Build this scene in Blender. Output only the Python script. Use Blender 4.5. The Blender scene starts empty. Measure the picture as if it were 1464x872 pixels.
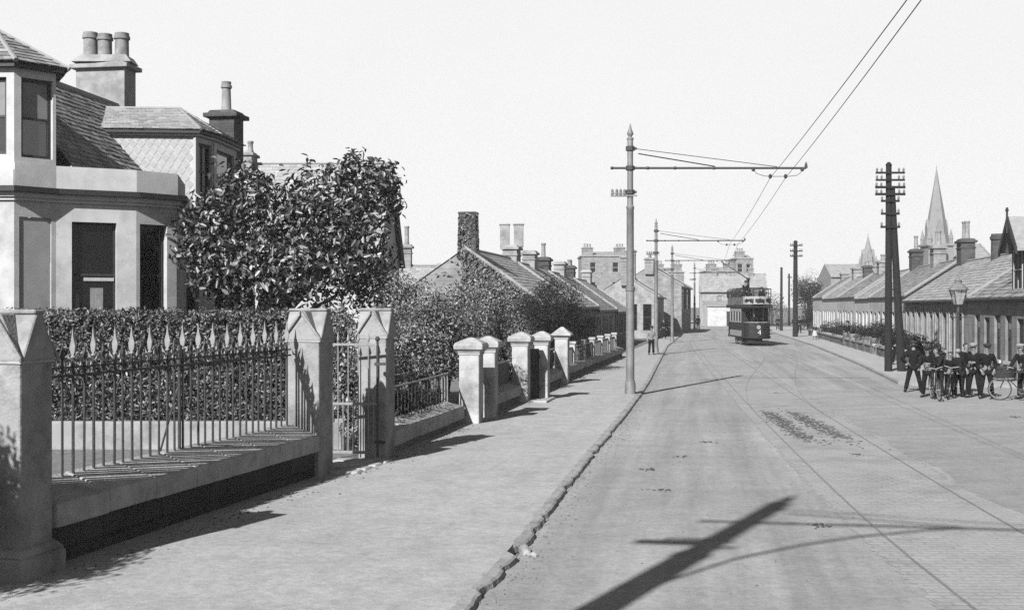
import bpy, bmesh, math, random
import numpy as np
from mathutils import Vector, Matrix
R = math.radians
random.seed(7)
rng = np.random.default_rng(11)

# ------------------------------------------------------------------ camera geometry used for laying out the plan
F, H, VY, CX = 1700.0, 2.8, 438.0, 732.0
def G(px, py, z=0.0):                 # ground point seen at a pixel of the 1464x872 photograph
    Y = F * (H - z) / (py - VY)
    return ((px - CX) / F * Y, Y)
def XX(px, Y): return (px - CX) / F * Y
def ZZ(py, Y): return H + (VY - py) / F * Y
PAVE = 0.07

scene = bpy.context.scene
COL = scene.collection

# ------------------------------------------------------------------ materials (a monochrome world: every colour is a grey)
def g3(v): return (v, v, v, 1)
def tone(v):
    """palette greys scaled down so that shadows go deeper under the raised exposure"""
    return v * .32 if v < .1 else .032 + (v - .1) * .335
MATS = {}
def mat(name, a, b=None, scale=4.0, rough=0.85, bump=0.15, bscale=35.0, spec=0.25, island=0.0, stretch=(1, 1, 1), stain=0.0, stain_scale=0.7, dist=0.02, pale=None):
    if name in MATS: return MATS[name]
    b = a * 0.7 if b is None else b
    a, b = tone(a), tone(b)
    m = bpy.data.materials.new(name); m.use_nodes = True
    nt = m.node_tree; nd = nt.nodes; lk = nt.links
    p = nd['Principled BSDF']
    p.inputs['Roughness'].default_value = rough
    p.inputs['Specular IOR Level'].default_value = spec
    tc = nd.new('ShaderNodeTexCoord')
    mp = nd.new('ShaderNodeMapping'); mp.inputs['Scale'].default_value = stretch
    lk.new(tc.outputs['Object'], mp.inputs['Vector'])
    n1 = nd.new('ShaderNodeTexNoise'); n1.inputs['Scale'].default_value = scale; n1.inputs['Detail'].default_value = 6; n1.inputs['Roughness'].default_value = .62
    lk.new(mp.outputs['Vector'], n1.inputs['Vector'])
    cr = nd.new('ShaderNodeValToRGB')
    cr.color_ramp.elements[0].position = .32; cr.color_ramp.elements[1].position = .68
    cr.color_ramp.elements[0].color = g3(b); cr.color_ramp.elements[1].color = g3(a)
    lk.new(n1.outputs['Fac'], cr.inputs['Fac'])
    out = cr.outputs['Color']
    def mul(sock, fac):
        mx = nd.new('ShaderNodeMix'); mx.data_type = 'RGBA'; mx.blend_type = 'MULTIPLY'
        mx.inputs['Factor'].default_value = 1.0
        lk.new(sock, mx.inputs['A']); lk.new(fac, mx.inputs['B'])
        return mx.outputs['Result']
    if stain:
        n3 = nd.new('ShaderNodeTexNoise'); n3.inputs['Scale'].default_value = stain_scale; n3.inputs['Detail'].default_value = 8; n3.inputs['Roughness'].default_value = .7
        lk.new(tc.outputs['Object'], n3.inputs['Vector'])
        c3 = nd.new('ShaderNodeValToRGB'); c3.color_ramp.elements[0].position = .36; c3.color_ramp.elements[1].position = .55
        c3.color_ramp.elements[0].color = g3(1 - stain); c3.color_ramp.elements[1].color = g3(1)
        lk.new(n3.outputs['Fac'], c3.inputs['Fac'])
        out = mul(out, c3.outputs['Color'])
    if pale:  # random islands made paler; on leaves this paints in sunlit highlights
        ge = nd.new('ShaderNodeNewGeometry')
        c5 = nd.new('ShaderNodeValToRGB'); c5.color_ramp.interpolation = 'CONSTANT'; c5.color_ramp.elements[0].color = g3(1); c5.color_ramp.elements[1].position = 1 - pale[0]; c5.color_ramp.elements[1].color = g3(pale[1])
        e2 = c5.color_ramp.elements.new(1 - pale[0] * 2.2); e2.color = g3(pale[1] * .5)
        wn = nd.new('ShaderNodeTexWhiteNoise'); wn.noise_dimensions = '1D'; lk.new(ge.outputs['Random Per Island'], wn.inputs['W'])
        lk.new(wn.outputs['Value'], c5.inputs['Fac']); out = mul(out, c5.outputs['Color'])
    if island:
        ge = nd.new('ShaderNodeNewGeometry')
        c4 = nd.new('ShaderNodeMapRange'); c4.inputs['To Min'].default_value = 1 - island; c4.inputs['To Max'].default_value = 1 + island * .6
        lk.new(ge.outputs['Random Per Island'], c4.inputs['Value'])
        out = mul(out, c4.outputs['Result'])
    lk.new(out, p.inputs['Base Color'])
    if bump:
        n2 = nd.new('ShaderNodeTexNoise'); n2.inputs['Scale'].default_value = bscale; n2.inputs['Detail'].default_value = 5
        lk.new(mp.outputs['Vector'], n2.inputs['Vector'])
        bp = nd.new('ShaderNodeBump'); bp.inputs['Strength'].default_value = bump; bp.inputs['Distance'].default_value = dist
        lk.new(n2.outputs['Fac'], bp.inputs['Height']); lk.new(bp.outputs['Normal'], p.inputs['Normal'])
    MATS[name] = m
    return m

def brick_mat(name, a, b, mortar, w, h, msize=.012, bump=.5, rough=.9, axes=None, noise=.5):
    """coursed stone / setts: brick pattern in object space, roughened with noise"""
    if name in MATS: return MATS[name]
    a, b, mortar = tone(a), tone(b), tone(mortar)
    m = bpy.data.materials.new(name); m.use_nodes = True
    nt = m.node_tree; nd = nt.nodes; lk = nt.links
    p = nd['Principled BSDF']; p.inputs['Roughness'].default_value = rough; p.inputs['Specular IOR Level'].default_value = .2
    tc = nd.new('ShaderNodeTexCoord')
    vec = tc.outputs['Object']
    if axes == 'wall':      # walls: (x+y, z)
        s = nd.new('ShaderNodeSeparateXYZ'); lk.new(vec, s.inputs[0])
        ad = nd.new('ShaderNodeMath'); lk.new(s.outputs[0], ad.inputs[0]); lk.new(s.outputs[1], ad.inputs[1])
        c = nd.new('ShaderNodeCombineXYZ'); lk.new(ad.outputs[0], c.inputs[0]); lk.new(s.outputs[2], c.inputs[1])
        vec = c.outputs[0]
    nz = nd.new('ShaderNodeTexNoise'); nz.inputs['Scale'].default_value = 6; nz.inputs['Detail'].default_value = 5
    lk.new(vec, nz.inputs['Vector'])
    va = nd.new('ShaderNodeVectorMath'); va.operation = 'MULTIPLY_ADD'
    lk.new(nz.outputs['Color'], va.inputs[0]); va.inputs[1].default_value = (.06 * noise * 2,) * 3; lk.new(vec, va.inputs[2])
    bt = nd.new('ShaderNodeTexBrick'); lk.new(va.outputs[0], bt.inputs['Vector'])
    bt.inputs['Scale'].default_value = 1; bt.inputs['Brick Width'].default_value = w; bt.inputs['Row Height'].default_value = h
    bt.inputs['Mortar Size'].default_value = msize; bt.inputs['Mortar Smooth'].default_value = .4
    bt.inputs['Color1'].default_value = g3(a); bt.inputs['Color2'].default_value = g3(b); bt.inputs['Mortar'].default_value = g3(mortar)
    n2 = nd.new('ShaderNodeTexNoise'); n2.inputs['Scale'].default_value = 1.6; n2.inputs['Detail'].default_value = 8; n2.inputs['Roughness'].default_value = .7
    lk.new(tc.outputs['Object'], n2.inputs['Vector'])
    mr = nd.new('ShaderNodeMapRange'); mr.inputs['From Min'].default_value = .3; mr.inputs['From Max'].default_value = .7
    mr.inputs['To Min'].default_value = .62; mr.inputs['To Max'].default_value = 1.2
    lk.new(n2.outputs['Fac'], mr.inputs['Value'])
    mx = nd.new('ShaderNodeMix'); mx.data_type = 'RGBA'; mx.blend_type = 'MULTIPLY'; mx.inputs['Factor'].default_value = 1
    lk.new(bt.outputs['Color'], mx.inputs['A']); lk.new(mr.outputs['Result'], mx.inputs['B'])
    lk.new(mx.outputs['Result'], p.inputs['Base Color'])
    n4 = nd.new('ShaderNodeTexNoise'); n4.inputs['Scale'].default_value = 30; n4.inputs['Detail'].default_value = 6
    lk.new(tc.outputs['Object'], n4.inputs['Vector'])
    sb = nd.new('ShaderNodeMath'); sb.operation = 'MULTIPLY_ADD'; lk.new(n4.outputs['Fac'], sb.inputs[0]); sb.inputs[1].default_value = .6
    iv = nd.new('ShaderNodeMath'); iv.operation = 'SUBTRACT'; iv.inputs[0].default_value = 1; lk.new(bt.outputs['Fac'], iv.inputs[1])
    lk.new(iv.outputs[0], sb.inputs[2])
    bp = nd.new('ShaderNodeBump'); bp.inputs['Strength'].default_value = bump; bp.inputs['Distance'].default_value = .02
    lk.new(sb.outputs[0], bp.inputs['Height']); lk.new(bp.outputs['Normal'], p.inputs['Normal'])
    MATS[name] = m
    return m

def glass_mat(name, c=.012):
    m = mat(name, c, c * .6, scale=1.2, rough=.1, bump=.08, bscale=3, spec=.22)
    return m

# ------------------------------------------------------------------ mesh helpers
SPLIT = {'skew', 'bulkhead', 'rocker_panel', 'waist_panel', 'corner_post', 'ledge', 'net_curtain', 'pilaster', 'ring_ornament', 'gable', 'advert_marks'}
class MB:
    def __init__(s): s.v = []; s.f = []
    def add(s, vs, fs):
        n = len(s.v); s.v += [tuple(p) for p in vs]; s.f += [tuple(i + n for i in f) for f in fs]
    def box(s, c, d, rz=0.0, rx=0.0, taper=1.0):
        M = Matrix.Translation(c) @ Matrix.Rotation(rz, 4, 'Z') @ Matrix.Rotation(rx, 4, 'X')
        x, y, z = d[0] / 2, d[1] / 2, d[2] / 2
        vs = [(-x, -y, -z), (x, -y, -z), (x, y, -z), (-x, y, -z), (-x * taper, -y * taper, z), (x * taper, -y * taper, z), (x * taper, y * taper, z), (-x * taper, y * taper, z)]
        s.add([M @ Vector(p) for p in vs], [(0, 3, 2, 1), (4, 5, 6, 7), (0, 1, 5, 4), (1, 2, 6, 5), (2, 3, 7, 6), (3, 0, 4, 7)])
    def quad(s, a, b, c, d): s.add([a, b, c, d], [(0, 1, 2, 3)])
    def poly(s, pts): s.add(pts, [tuple(range(len(pts)))])
    def prism(s, poly, z0, z1, poly2=None):        # plan polygon, extruded in z
        n = len(poly); top = poly2 or poly
        vs = [(p[0], p[1], z0) for p in poly] + [(p[0], p[1], z1) for p in top]
        s.add(vs, [tuple(reversed(range(n))), tuple(range(n, 2 * n))] + [(i, (i + 1) % n, n + (i + 1) % n, n + i) for i in range(n)])
    def extr(s, pts, d):                            # any 3-D polygon, extruded by vector d
        n = len(pts); d = Vector(d)
        vs = [Vector(p) for p in pts] + [Vector(p) + d for p in pts]
        s.add(vs, [tuple(reversed(range(n))), tuple(range(n, 2 * n))] + [(i, (i + 1) % n, n + (i + 1) % n, n + i) for i in range(n)])
    def tube(s, path, r, n=8, caps=True):
        P = [Vector(p) for p in path]
        rr = [r] * len(P) if not hasattr(r, '__len__') else r
        base = len(s.v); up = None
        for i, p in enumerate(P):
            t = (P[min(i + 1, len(P) - 1)] - P[max(i - 1, 0)]).normalized()
            if up is None: up = Vector((0, 0, 1)) if abs(t.z) < .9 else Vector((1, 0, 0))
            a = t.cross(up).normalized(); up = a.cross(t).normalized()
            for k in range(n):
                w = 2 * math.pi * k / n
                s.v.append(tuple(p + (a * math.cos(w) + up * math.sin(w)) * rr[i]))
        for i in range(len(P) - 1):
            for k in range(n):
                a0 = base + i * n + k; a1 = base + i * n + (k + 1) % n
                s.f.append((a0, a1, a1 + n, a0 + n))
        if caps:
            s.f.append(tuple(reversed(range(base, base + n)))); s.f.append(tuple(range(base + (len(P) - 1) * n, base + len(P) * n)))
    def lathe(s, prof, c=(0, 0, 0), n=14, rz=0.0):
        base = len(s.v)
        for r, z in prof:
            for k in range(n):
                w = 2 * math.pi * k / n + rz
                s.v.append((c[0] + r * math.cos(w), c[1] + r * math.sin(w), c[2] + z))
        for i in range(len(prof) - 1):
            for k in range(n):
                a0 = base + i * n + k; a1 = base + i * n + (k + 1) % n
                s.f.append((a0, a1, a1 + n, a0 + n))
        s.f.append(tuple(reversed(range(base, base + n)))); s.f.append(tuple(range(base + (len(prof) - 1) * n, base + len(prof) * n)))
    def ball(s, c, r, n=10, m=7):
        rx, ry, rz = (r, r, r) if not hasattr(r, '__len__') else r
        prof = []
        base = len(s.v)
        for i in range(1, m):
            a = -math.pi / 2 + math.pi * i / m
            for k in range(n):
                w = 2 * math.pi * k / n
                s.v.append((c[0] + rx * math.cos(a) * math.cos(w), c[1] + ry * math.cos(a) * math.sin(w), c[2] + rz * math.sin(a)))
        b = len(s.v); s.v.append((c[0], c[1], c[2] - rz)); s.v.append((c[0], c[1], c[2] + rz))
        for i in range(m - 2):
            for k in range(n):
                a0 = base + i * n + k; a1 = base + i * n + (k + 1) % n
                s.f.append((a0, a1, a1 + n, a0 + n))
        for k in range(n):
            s.f.append((b, base + (k + 1) % n, base + k)); s.f.append((b + 1, base + (m - 2) * n + k, base + (m - 2) * n + (k + 1) % n))
    def slates(s, P0, P1, P2, P3, ch=.24, w=.3, lift=.03, jit=.012):
        """rows of overlapping slates on the plane P0 P1 (eave) -> P3 P2 (ridge)"""
        P0, P1, P2, P3 = map(Vector, (P0, P1, P2, P3))
        nrm = (P1 - P0).cross(P3 - P0).normalized()
        if nrm.z < 0: nrm = -nrm
        sl = max((P3 - P0).length, (P2 - P1).length); nc = max(3, int(sl / ch))
        for i in range(nc):
            v0, v1 = i / nc, min(1.0, (i + 1.25) / nc)
            A0, A1 = P0.lerp(P3, v0), P1.lerp(P2, v0); B0, B1 = P0.lerp(P3, v1), P1.lerp(P2, v1)
            L = (A1 - A0).length; nw = max(1, int(L / w))
            off = (i % 2) * .5
            for k in range(-1, nw + 1):
                u0 = max(0., (k + off) / nw); u1 = min(1., (k + off + .97) / nw)
                if u1 - u0 < .004: continue
                lf = lift + random.uniform(-jit, jit) * .6; dz = random.uniform(-jit, jit)
                dv = (A0 - B0).normalized() * dz
                a, b = A0.lerp(A1, u0) + nrm * lf + dv, A0.lerp(A1, u1) + nrm * (lf + random.uniform(-.006, .006)) + dv
                c, d = B0.lerp(B1, u1) + nrm * .006, B0.lerp(B1, u0) + nrm * .006
                s.add([a, b, c, d, a - nrm * .022, b - nrm * .022], [(0, 1, 2, 3), (0, 4, 5, 1)])
    def islands(s):
        par = list(range(len(s.v)))
        def fd(i):
            while par[i] != i: par[i] = par[par[i]]; i = par[i]
            return i
        for f in s.f:
            r = fd(f[0])
            for k in f[1:]: par[fd(k)] = r
        g = {}
        for f in s.f: g.setdefault(fd(f[0]), []).append(f)
        out = []
        for fs in g.values():
            ids = sorted({i for f in fs for i in f}); mp = {i: n for n, i in enumerate(ids)}
            q = MB(); q.v = [s.v[i] for i in ids]; q.f = [tuple(mp[i] for i in f) for f in fs]; out.append(q)
        return out
    def build(s, name, m, parent=None, bevel=0.0, smooth=False, off=None, seg=1):
        if name in SPLIT and parent is not None:      # every separate piece becomes a part of its own
            q = s.islands()
            if len(q) > 1:
                for p in q[1:]: p.build(name, m, parent, bevel, smooth, off, seg)
                s = q[0]
        me = bpy.data.meshes.new(name)
        vs = s.v
        if off is None and parent is not None and parent.get('_w') is not None:
            off = parent['_w']
        if off is not None:
            vs = [(a - off[0], b - off[1], c - off[2]) for a, b, c in vs]
        me.from_pydata(vs, [], s.f); me.update()
        bm = bmesh.new(); bm.from_mesh(me)
        bmesh.ops.recalc_face_normals(bm, faces=bm.faces) if len(bm.faces) < 60000 else None
        bm.to_mesh(me); bm.free()
        if m: me.materials.append(m)
        ob = bpy.data.objects.new(name, me); COL.objects.link(ob)
        if parent is not None:
            ob.parent = parent
            if parent.get('_w') is not None: ob['_w'] = list(parent['_w'])
        elif off is not None: ob.location = off
        if smooth:
            for p in me.polygons: p.use_smooth = True
            if smooth == 'auto':
                try: me.set_sharp_from_angle(angle=R(38))
                except Exception: pass
        if bevel:
            b = ob.modifiers.new('edge', 'BEVEL'); b.width = bevel; b.segments = seg; b.limit_method = 'ANGLE'; b.angle_limit = R(40)
        return ob

def tag(o, label=None, cat=None, group=None, kind=None):
    if label: o['label'] = label
    if cat: o['category'] = cat
    if group: o['group'] = group
    if kind: o['kind'] = kind
    return o
def thing(name, label, cat, loc=(0, 0, 0), rz=0.0, group=None, world=False):
    """an Empty at the thing's base; world=True: its parts are given in world coordinates"""
    o = bpy.data.objects.new(name, None); COL.objects.link(o)
    o.empty_display_size = .3
    o.location = loc; o.rotation_euler = (0, 0, rz)
    if world: o['_w'] = list(loc)
    tag(o, label, cat, group, 'thing')
    return o
def copy_tree(o, parent=None):
    c = o.copy(); COL.objects.link(c)
    if parent is not None: c.parent = parent
    for ch in list(o.children): copy_tree(ch, c)
    return c

# ------------------------------------------------------------------ facade with real openings
class Face:
    """a vertical wall from plan point A to B, outside on the right-hand side of A->B"""
    def __init__(s, A, B):
        s.A = Vector((A[0], A[1], 0)); d = Vector((B[0] - A[0], B[1] - A[1], 0)); s.L = d.length; s.d = d.normalized()
        s.n = Vector((s.d.y, -s.d.x, 0))
    def p(s, a, t, z): q = s.A + s.d * a - s.n * t; return (q.x, q.y, z)
    def wall(s, mb, z0, z1, ops=(), rev=.16, top=None):
        """top: optional function a->z for a gable"""
        aa = sorted({0, s.L} | {o[0] for o in ops} | {o[1] for o in ops}); zz = sorted({z0, z1} | {o[2] for o in ops} | {o[3] for o in ops})
        for i in range(len(aa) - 1):
            for j in range(len(zz) - 1):
                ca, cz = (aa[i] + aa[i + 1]) / 2, (zz[j] + zz[j + 1]) / 2
                if any(o[0] < ca < o[1] and o[2] < cz < o[3] for o in ops): continue
                mb.quad(s.p(aa[i], 0, zz[j]), s.p(aa[i + 1], 0, zz[j]), s.p(aa[i + 1], 0, zz[j + 1]), s.p(aa[i], 0, zz[j + 1]))
        for a0, a1, b0, b1 in [o[:4] for o in ops]:
            for q in (((a0, b0), (a0, b1)), ((a1, b1), (a1, b0)), ((a0, b1), (a1, b1)), ((a1, b0), (a0, b0))):
                (u, v), (x, y) = q
                mb.quad(s.p(u, 0, v), s.p(x, 0, y), s.p(x, rev, y), s.p(u, rev, v))
    def bar(s, mb, a0, a1, z0, z1, t0, t1):         # box on the facade
        mb.extr([s.p(a0, t0, z0), s.p(a1, t0, z0), s.p(a1, t0, z1), s.p(a0, t0, z1)], -(s.n * (t1 - t0)))
    def window(s, parent, a0, a1, z0, z1, t=.12, fm=None, gm=None, sash=True, mull=0, fw=.06, curtain=None, sill=None, name='window', blind=0):
        mb = MB()
        s.bar(mb, a0, a0 + fw, z0, z1, t, t + .06); s.bar(mb, a1 - fw, a1, z0, z1, t, t + .06)
        s.bar(mb, a0 + fw, a1 - fw, z1 - fw, z1, t, t + .06); s.bar(mb, a0 + fw, a1 - fw, z0, z0 + fw, t, t + .06)
        if sash: zm = (z0 + z1) / 2; s.bar(mb, a0 + fw, a1 - fw, zm - .025, zm + .025, t + .004, t + .055)
        for k in range(mull):
            am = a0 + (a1 - a0) * (k + 1) / (mull + 1); s.bar(mb, am - .015, am + .015, z0 + fw, z1 - fw, t + .008, t + .05)
        w = mb.build(name, fm or MATS['window_paint'], parent)
        pb = MB(); s.bar(pb, a0 + .01, a1 - .01, z0 + .01, z1 - .01, t + .035, t + .04)
        pb.build('pane', gm or MATS['dark_glass'], w)
        if blind:
            bb = MB(); s.bar(bb, a0 + fw, a1 - fw, z1 - (z1 - z0) * blind, z1 - fw, t + .026, t + .033); bb.build('blind', MATS['blind'], w)
        if sill:
            sb = MB(); s.bar(sb, a0 - .08, a1 + .08, z0 - .12, z0 - .003, -.07, t + .05); sb.build('sill', sill, w)
        return w

def chimney(parent, c, d, z0, z1, pots, sm, pm, rz=0., capm=None, pot_h=.6, pot_r=.14, cap=.1, bandz=True):
    mb = MB()
    h = z1 - z0
    mb.box((c[0], c[1], (z0 + z1) / 2), (d[0], d[1], h), rz)
    if bandz: mb.box((c[0], c[1], z1 - .3), (d[0] + cap * .9, d[1] + cap * .9, .08), rz)
    mb.box((c[0], c[1], z1 + .045), (d[0] + cap * 2.1, d[1] + cap * 2.1, .13), rz)
    mb.box((c[0], c[1], z1 + .16), (d[0] + cap * .8, d[1] + cap * .8, .11), rz, taper=.85)
    o = mb.build('chimney', sm, parent, bevel=.012)
    for i, (u, v) in enumerate(pots):
        x = c[0] + u * math.cos(rz) - v * math.sin(rz); y = c[1] + u * math.sin(rz) + v * math.cos(rz)
        hh = pot_h * random.uniform(.92, 1.08)
        pb = MB(); pb.lathe([(pot_r * 1.15, 0), (pot_r * 1.1, .08), (pot_r * .95, .12), (pot_r * .86, hh - .12), (pot_r * 1.08, hh - .1), (pot_r * 1.1, hh), (pot_r * .75, hh), (pot_r * .7, hh - .15)], (x, y, z1 + .2), 12)
        pb.build('chimney_pot', pm, o, smooth='auto')
    return o

# ------------------------------------------------------------------ leaves
def leaf_mesh(pts, nrm, size, aspect=.55, fold=.25, jitter=.7):
    """one folded pointed leaf per point -> (verts, faces)"""
    n = len(pts); pts = np.asarray(pts, float); nrm = np.asarray(nrm, float)
    nr = nrm + rng.normal(0, jitter, (n, 3)); nr /= np.linalg.norm(nr, axis=1)[:, None] + 1e-9
    t = np.cross(nr, rng.normal(0, 1, (n, 3))); t /= np.linalg.norm(t, axis=1)[:, None] + 1e-9
    t[:, 2] -= .35; t /= np.linalg.norm(t, axis=1)[:, None]
    b = np.cross(nr, t); b /= np.linalg.norm(b, axis=1)[:, None] + 1e-9
    nr = np.cross(t, b)
    sz = (size * rng.uniform(.65, 1.25, n))[:, None]
    w = sz * aspect * .5
    v = np.empty((n, 6, 3))
    v[:, 0] = pts - t * sz * .5; v[:, 1] = pts + b * w * .8 - t * sz * .12 + nr * w * fold; v[:, 2] = pts + b * w * .62 + t * sz * .25 + nr * w * fold * .7
    v[:, 3] = pts + t * sz * .52 - nr * sz * .1; v[:, 4] = pts - b * w * .62 + t * sz * .25 + nr * w * fold * .7; v[:, 5] = pts - b * w * .8 - t * sz * .12 + nr * w * fold
    i = np.arange(n)[:, None] * 6
    f = np.concatenate([i + np.array([[0, 1, 2, 3]]), i + np.array([[0, 3, 4, 5]])], 0)
    return v.reshape(-1, 3), f
def leaves(name, pts, nrm, size, m, parent=None, off=(0, 0, 0), **k):
    v, f = leaf_mesh(np.asarray(pts) - np.asarray(off), nrm, size, **k)
    me = bpy.data.meshes.new(name); me.vertices.add(len(v)); me.vertices.foreach_set('co', v.ravel())
    me.loops.add(f.size); me.loops.foreach_set('vertex_index', f.ravel().astype(np.int32))
    me.polygons.add(len(f)); me.polygons.foreach_set('loop_start', np.arange(len(f), dtype=np.int32) * 4)
    me.update(calc_edges=True); me.validate()
    me.materials.append(m)
    o = bpy.data.objects.new(name, me); COL.objects.link(o)
    if parent is not None: o.parent = parent
    return o
def clump_points(lobes, n, clumps=14, cr=.32, shell=.55):
    """leaf points gathered in clumps on a union of ellipsoid lobes ((x,y,z),(rx,ry,rz))"""
    P, N = [], []
    w = np.array([l[1][0] * l[1][2] for l in lobes]); w = w / w.sum()
    for li, (c, r) in enumerate(lobes):
        c = np.array(c); r = np.array(r); nl = int(n * w[li])
        K = max(4, int(clumps * (0.5 + w[li] * len(lobes) * .5)))
        u = rng.normal(0, 1, (K, 3)); u /= np.linalg.norm(u, axis=1)[:, None]
        rad = rng.uniform(shell, 1.02, K)[:, None]
        cc = c + u * r * rad
        idx = rng.integers(0, K, nl)
        q = rng.normal(0, 1, (nl, 3)); q /= np.linalg.norm(q, axis=1)[:, None]
        s = cr * min(r) * rng.uniform(.35, 1.25, nl)[:, None] ** .7 * 1.3
        p = cc[idx] + q * s
        d = (p - c) / r
        P.append(p); N.append(d * .8 + q * .5 + np.array([0, 0, .35]))
    return np.concatenate(P), np.concatenate(N)

# ------------------------------------------------------------------ skinned figures
def skin(verts, edges, radii, root=0, sub=1):
    me = bpy.data.meshes.new('tmp'); me.from_pydata(verts, edges, []); ob = bpy.data.objects.new('tmp', me); COL.objects.link(ob)
    md = ob.modifiers.new('s', 'SKIN'); md.use_smooth_shade = True
    sv = me.skin_vertices[0].data
    for i, r in enumerate(radii):
        sv[i].radius = (r, r) if not hasattr(r, '__len__') else r
        sv[i].use_root = (i == root)
    sb = ob.modifiers.new('u', 'SUBSURF'); sb.levels = sub; sb.render_levels = sub
    dg = bpy.context.evaluated_depsgraph_get(); dg.update()
    out = bpy.data.meshes.new_from_object(ob.evaluated_get(dg))
    bpy.data.objects.remove(ob); bpy.data.meshes.remove(me)
    for p in out.polygons: p.use_smooth = True
    return out
def put(name, me, m, parent):
    me.name = name; me.materials.clear(); me.materials.append(m)
    o = bpy.data.objects.new(name, me); COL.objects.link(o); o.parent = parent
    return o
SKY_STRENGTH, SUN, EXPO, HAZE, VEIL = .05, 5, 1.6, .00045, .305
# ------------------------------------------------------------------ material library
m_dirt = mat('garden_earth', .22, .12, 3, .95, .5, 18, stain=.3)
m_grav = mat('gravel_ground', .34, .16, 9, .95, .8, 40)
m_harl = mat('white_harling', .76, .6, 1.5, .9, .3, 50, stain=.28, stain_scale=.9)
m_stone_pale = mat('pale_painted_stone', .8, .66, 2.2, .85, .2, 45, stain=.18, stain_scale=.9)
m_panel = mat('grey_render', .52, .42, 2, .9, .2, 50, stain=.15)
m_trim = mat('dark_gutter', .035, .025, 6, .6, .1, 30)
m_gate_stone = mat('gatepost_sandstone', .5, .36, 2.5, .92, .5, 32, stain=.5, stain_scale=1.5)
m_cope = mat('coping_sandstone', .68, .44, 3.5, .92, .7, 24, stain=.3, stain_scale=1.3)
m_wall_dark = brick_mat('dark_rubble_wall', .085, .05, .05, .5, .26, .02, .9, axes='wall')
m_rubble = brick_mat('rubble_wall', .3, .2, .2, .55, .28, .02, .8, axes='wall')
m_ashlar = brick_mat('ashlar_wall', .36, .28, .24, .8, .34, .01, .4, axes='wall')
m_white_post = mat('limewashed_post', .72, .5, 2.2, .9, .4, 30, stain=.5, stain_scale=1.6)
m_slate = mat('blue_slate', .44, .31, 5, .7, .25, 30, island=.45, spec=.35)
m_slate_l = mat('pale_slate', .54, .42, 3, .8, .3, 25, island=.25, spec=.35)
m_slate_far = brick_mat('distant_slate', .5, .42, .36, .5, .28, .02, .5)
m_lead = mat('lead_flashing', .42, .34, 4, .6, .1)
m_chim = mat('chimney_render', .5, .4, 2.5, .9, .3, 40, stain=.4, stain_scale=1.5)
m_chim_d = brick_mat('chimney_brick', .13, .08, .1, .25, .09, .01, .5, axes='wall')
m_chim_p = brick_mat('chimney_pale_stone', .42, .32, .28, .5, .26, .01, .5, axes='wall')
m_pot = mat('chimney_pot_clay', .42, .26, 4, .8, .15, stain=.35, stain_scale=3)
m_iron = mat('wrought_iron', .07, .04, 12, .6, .3, 60, spec=.3)
m_iron_l = mat('painted_iron', .4, .26, 10, .6, .25, 60, spec=.4)
m_pole = mat('pole_paint', .3, .2, 5, .6, .15, 40, spec=.4, stain=.3, stain_scale=2)
m_tar = mat('tarred_timber', .02, .012, 6, .9, .3, 25, stretch=(4, 4, .4))
m_wood = mat('weathered_boards', .2, .11, 3, .85, .35, 20, stretch=(6, 6, .5))
m_wood_d = mat('dark_boards', .045, .025, 3, .8, .35, 20, stretch=(6, 6, .5))
MATS['window_paint'] = mat('sash_paint', .3, .2, 6, .6, .1)
m_sash_w = mat('white_sash_paint', .62, .52, 6, .6, .1)
m_sash_d = mat('dark_sash_paint', .05, .03, 6, .6, .1)
MATS['dark_glass'] = glass_mat('window_glass')
m_glass_l = mat('sky_lit_glass', .06, .03, 2, .04, .05, 4, spec=1.0)
MATS['blind'] = mat('window_blind', .36, .28, 3, .9, .05)
m_curtain = mat('net_curtain', .4, .2, 9, .9, .4, 14, stretch=(6, 6, .6))
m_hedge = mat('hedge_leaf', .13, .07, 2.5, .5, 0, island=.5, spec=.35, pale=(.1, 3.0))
m_tree = mat('glossy_leaf', .085, .045, 1.5, .42, 0, island=.5, spec=.35, pale=(.13, 6.0))  # a few leaves coloured far paler to stand for sun glints
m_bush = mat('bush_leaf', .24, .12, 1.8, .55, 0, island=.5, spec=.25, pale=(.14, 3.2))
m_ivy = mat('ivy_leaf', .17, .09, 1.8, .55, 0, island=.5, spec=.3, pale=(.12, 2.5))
m_dkbush = mat('yew_leaf', .045, .02, 1.5, .7, 0, island=.5, spec=.12)
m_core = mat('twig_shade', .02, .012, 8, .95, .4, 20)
m_bark = mat('bark', .1, .05, 5, .95, .8, 14, stretch=(3, 3, .6))
m_rail = mat('steel_rail', .26, .17, 8, .4, .1, spec=.6)
m_insul = mat('porcelain', .3, .22, 6, .4, 0)
m_spire = mat('spire_stone', .36, .29, .8, .9, .1, 8)

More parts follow.
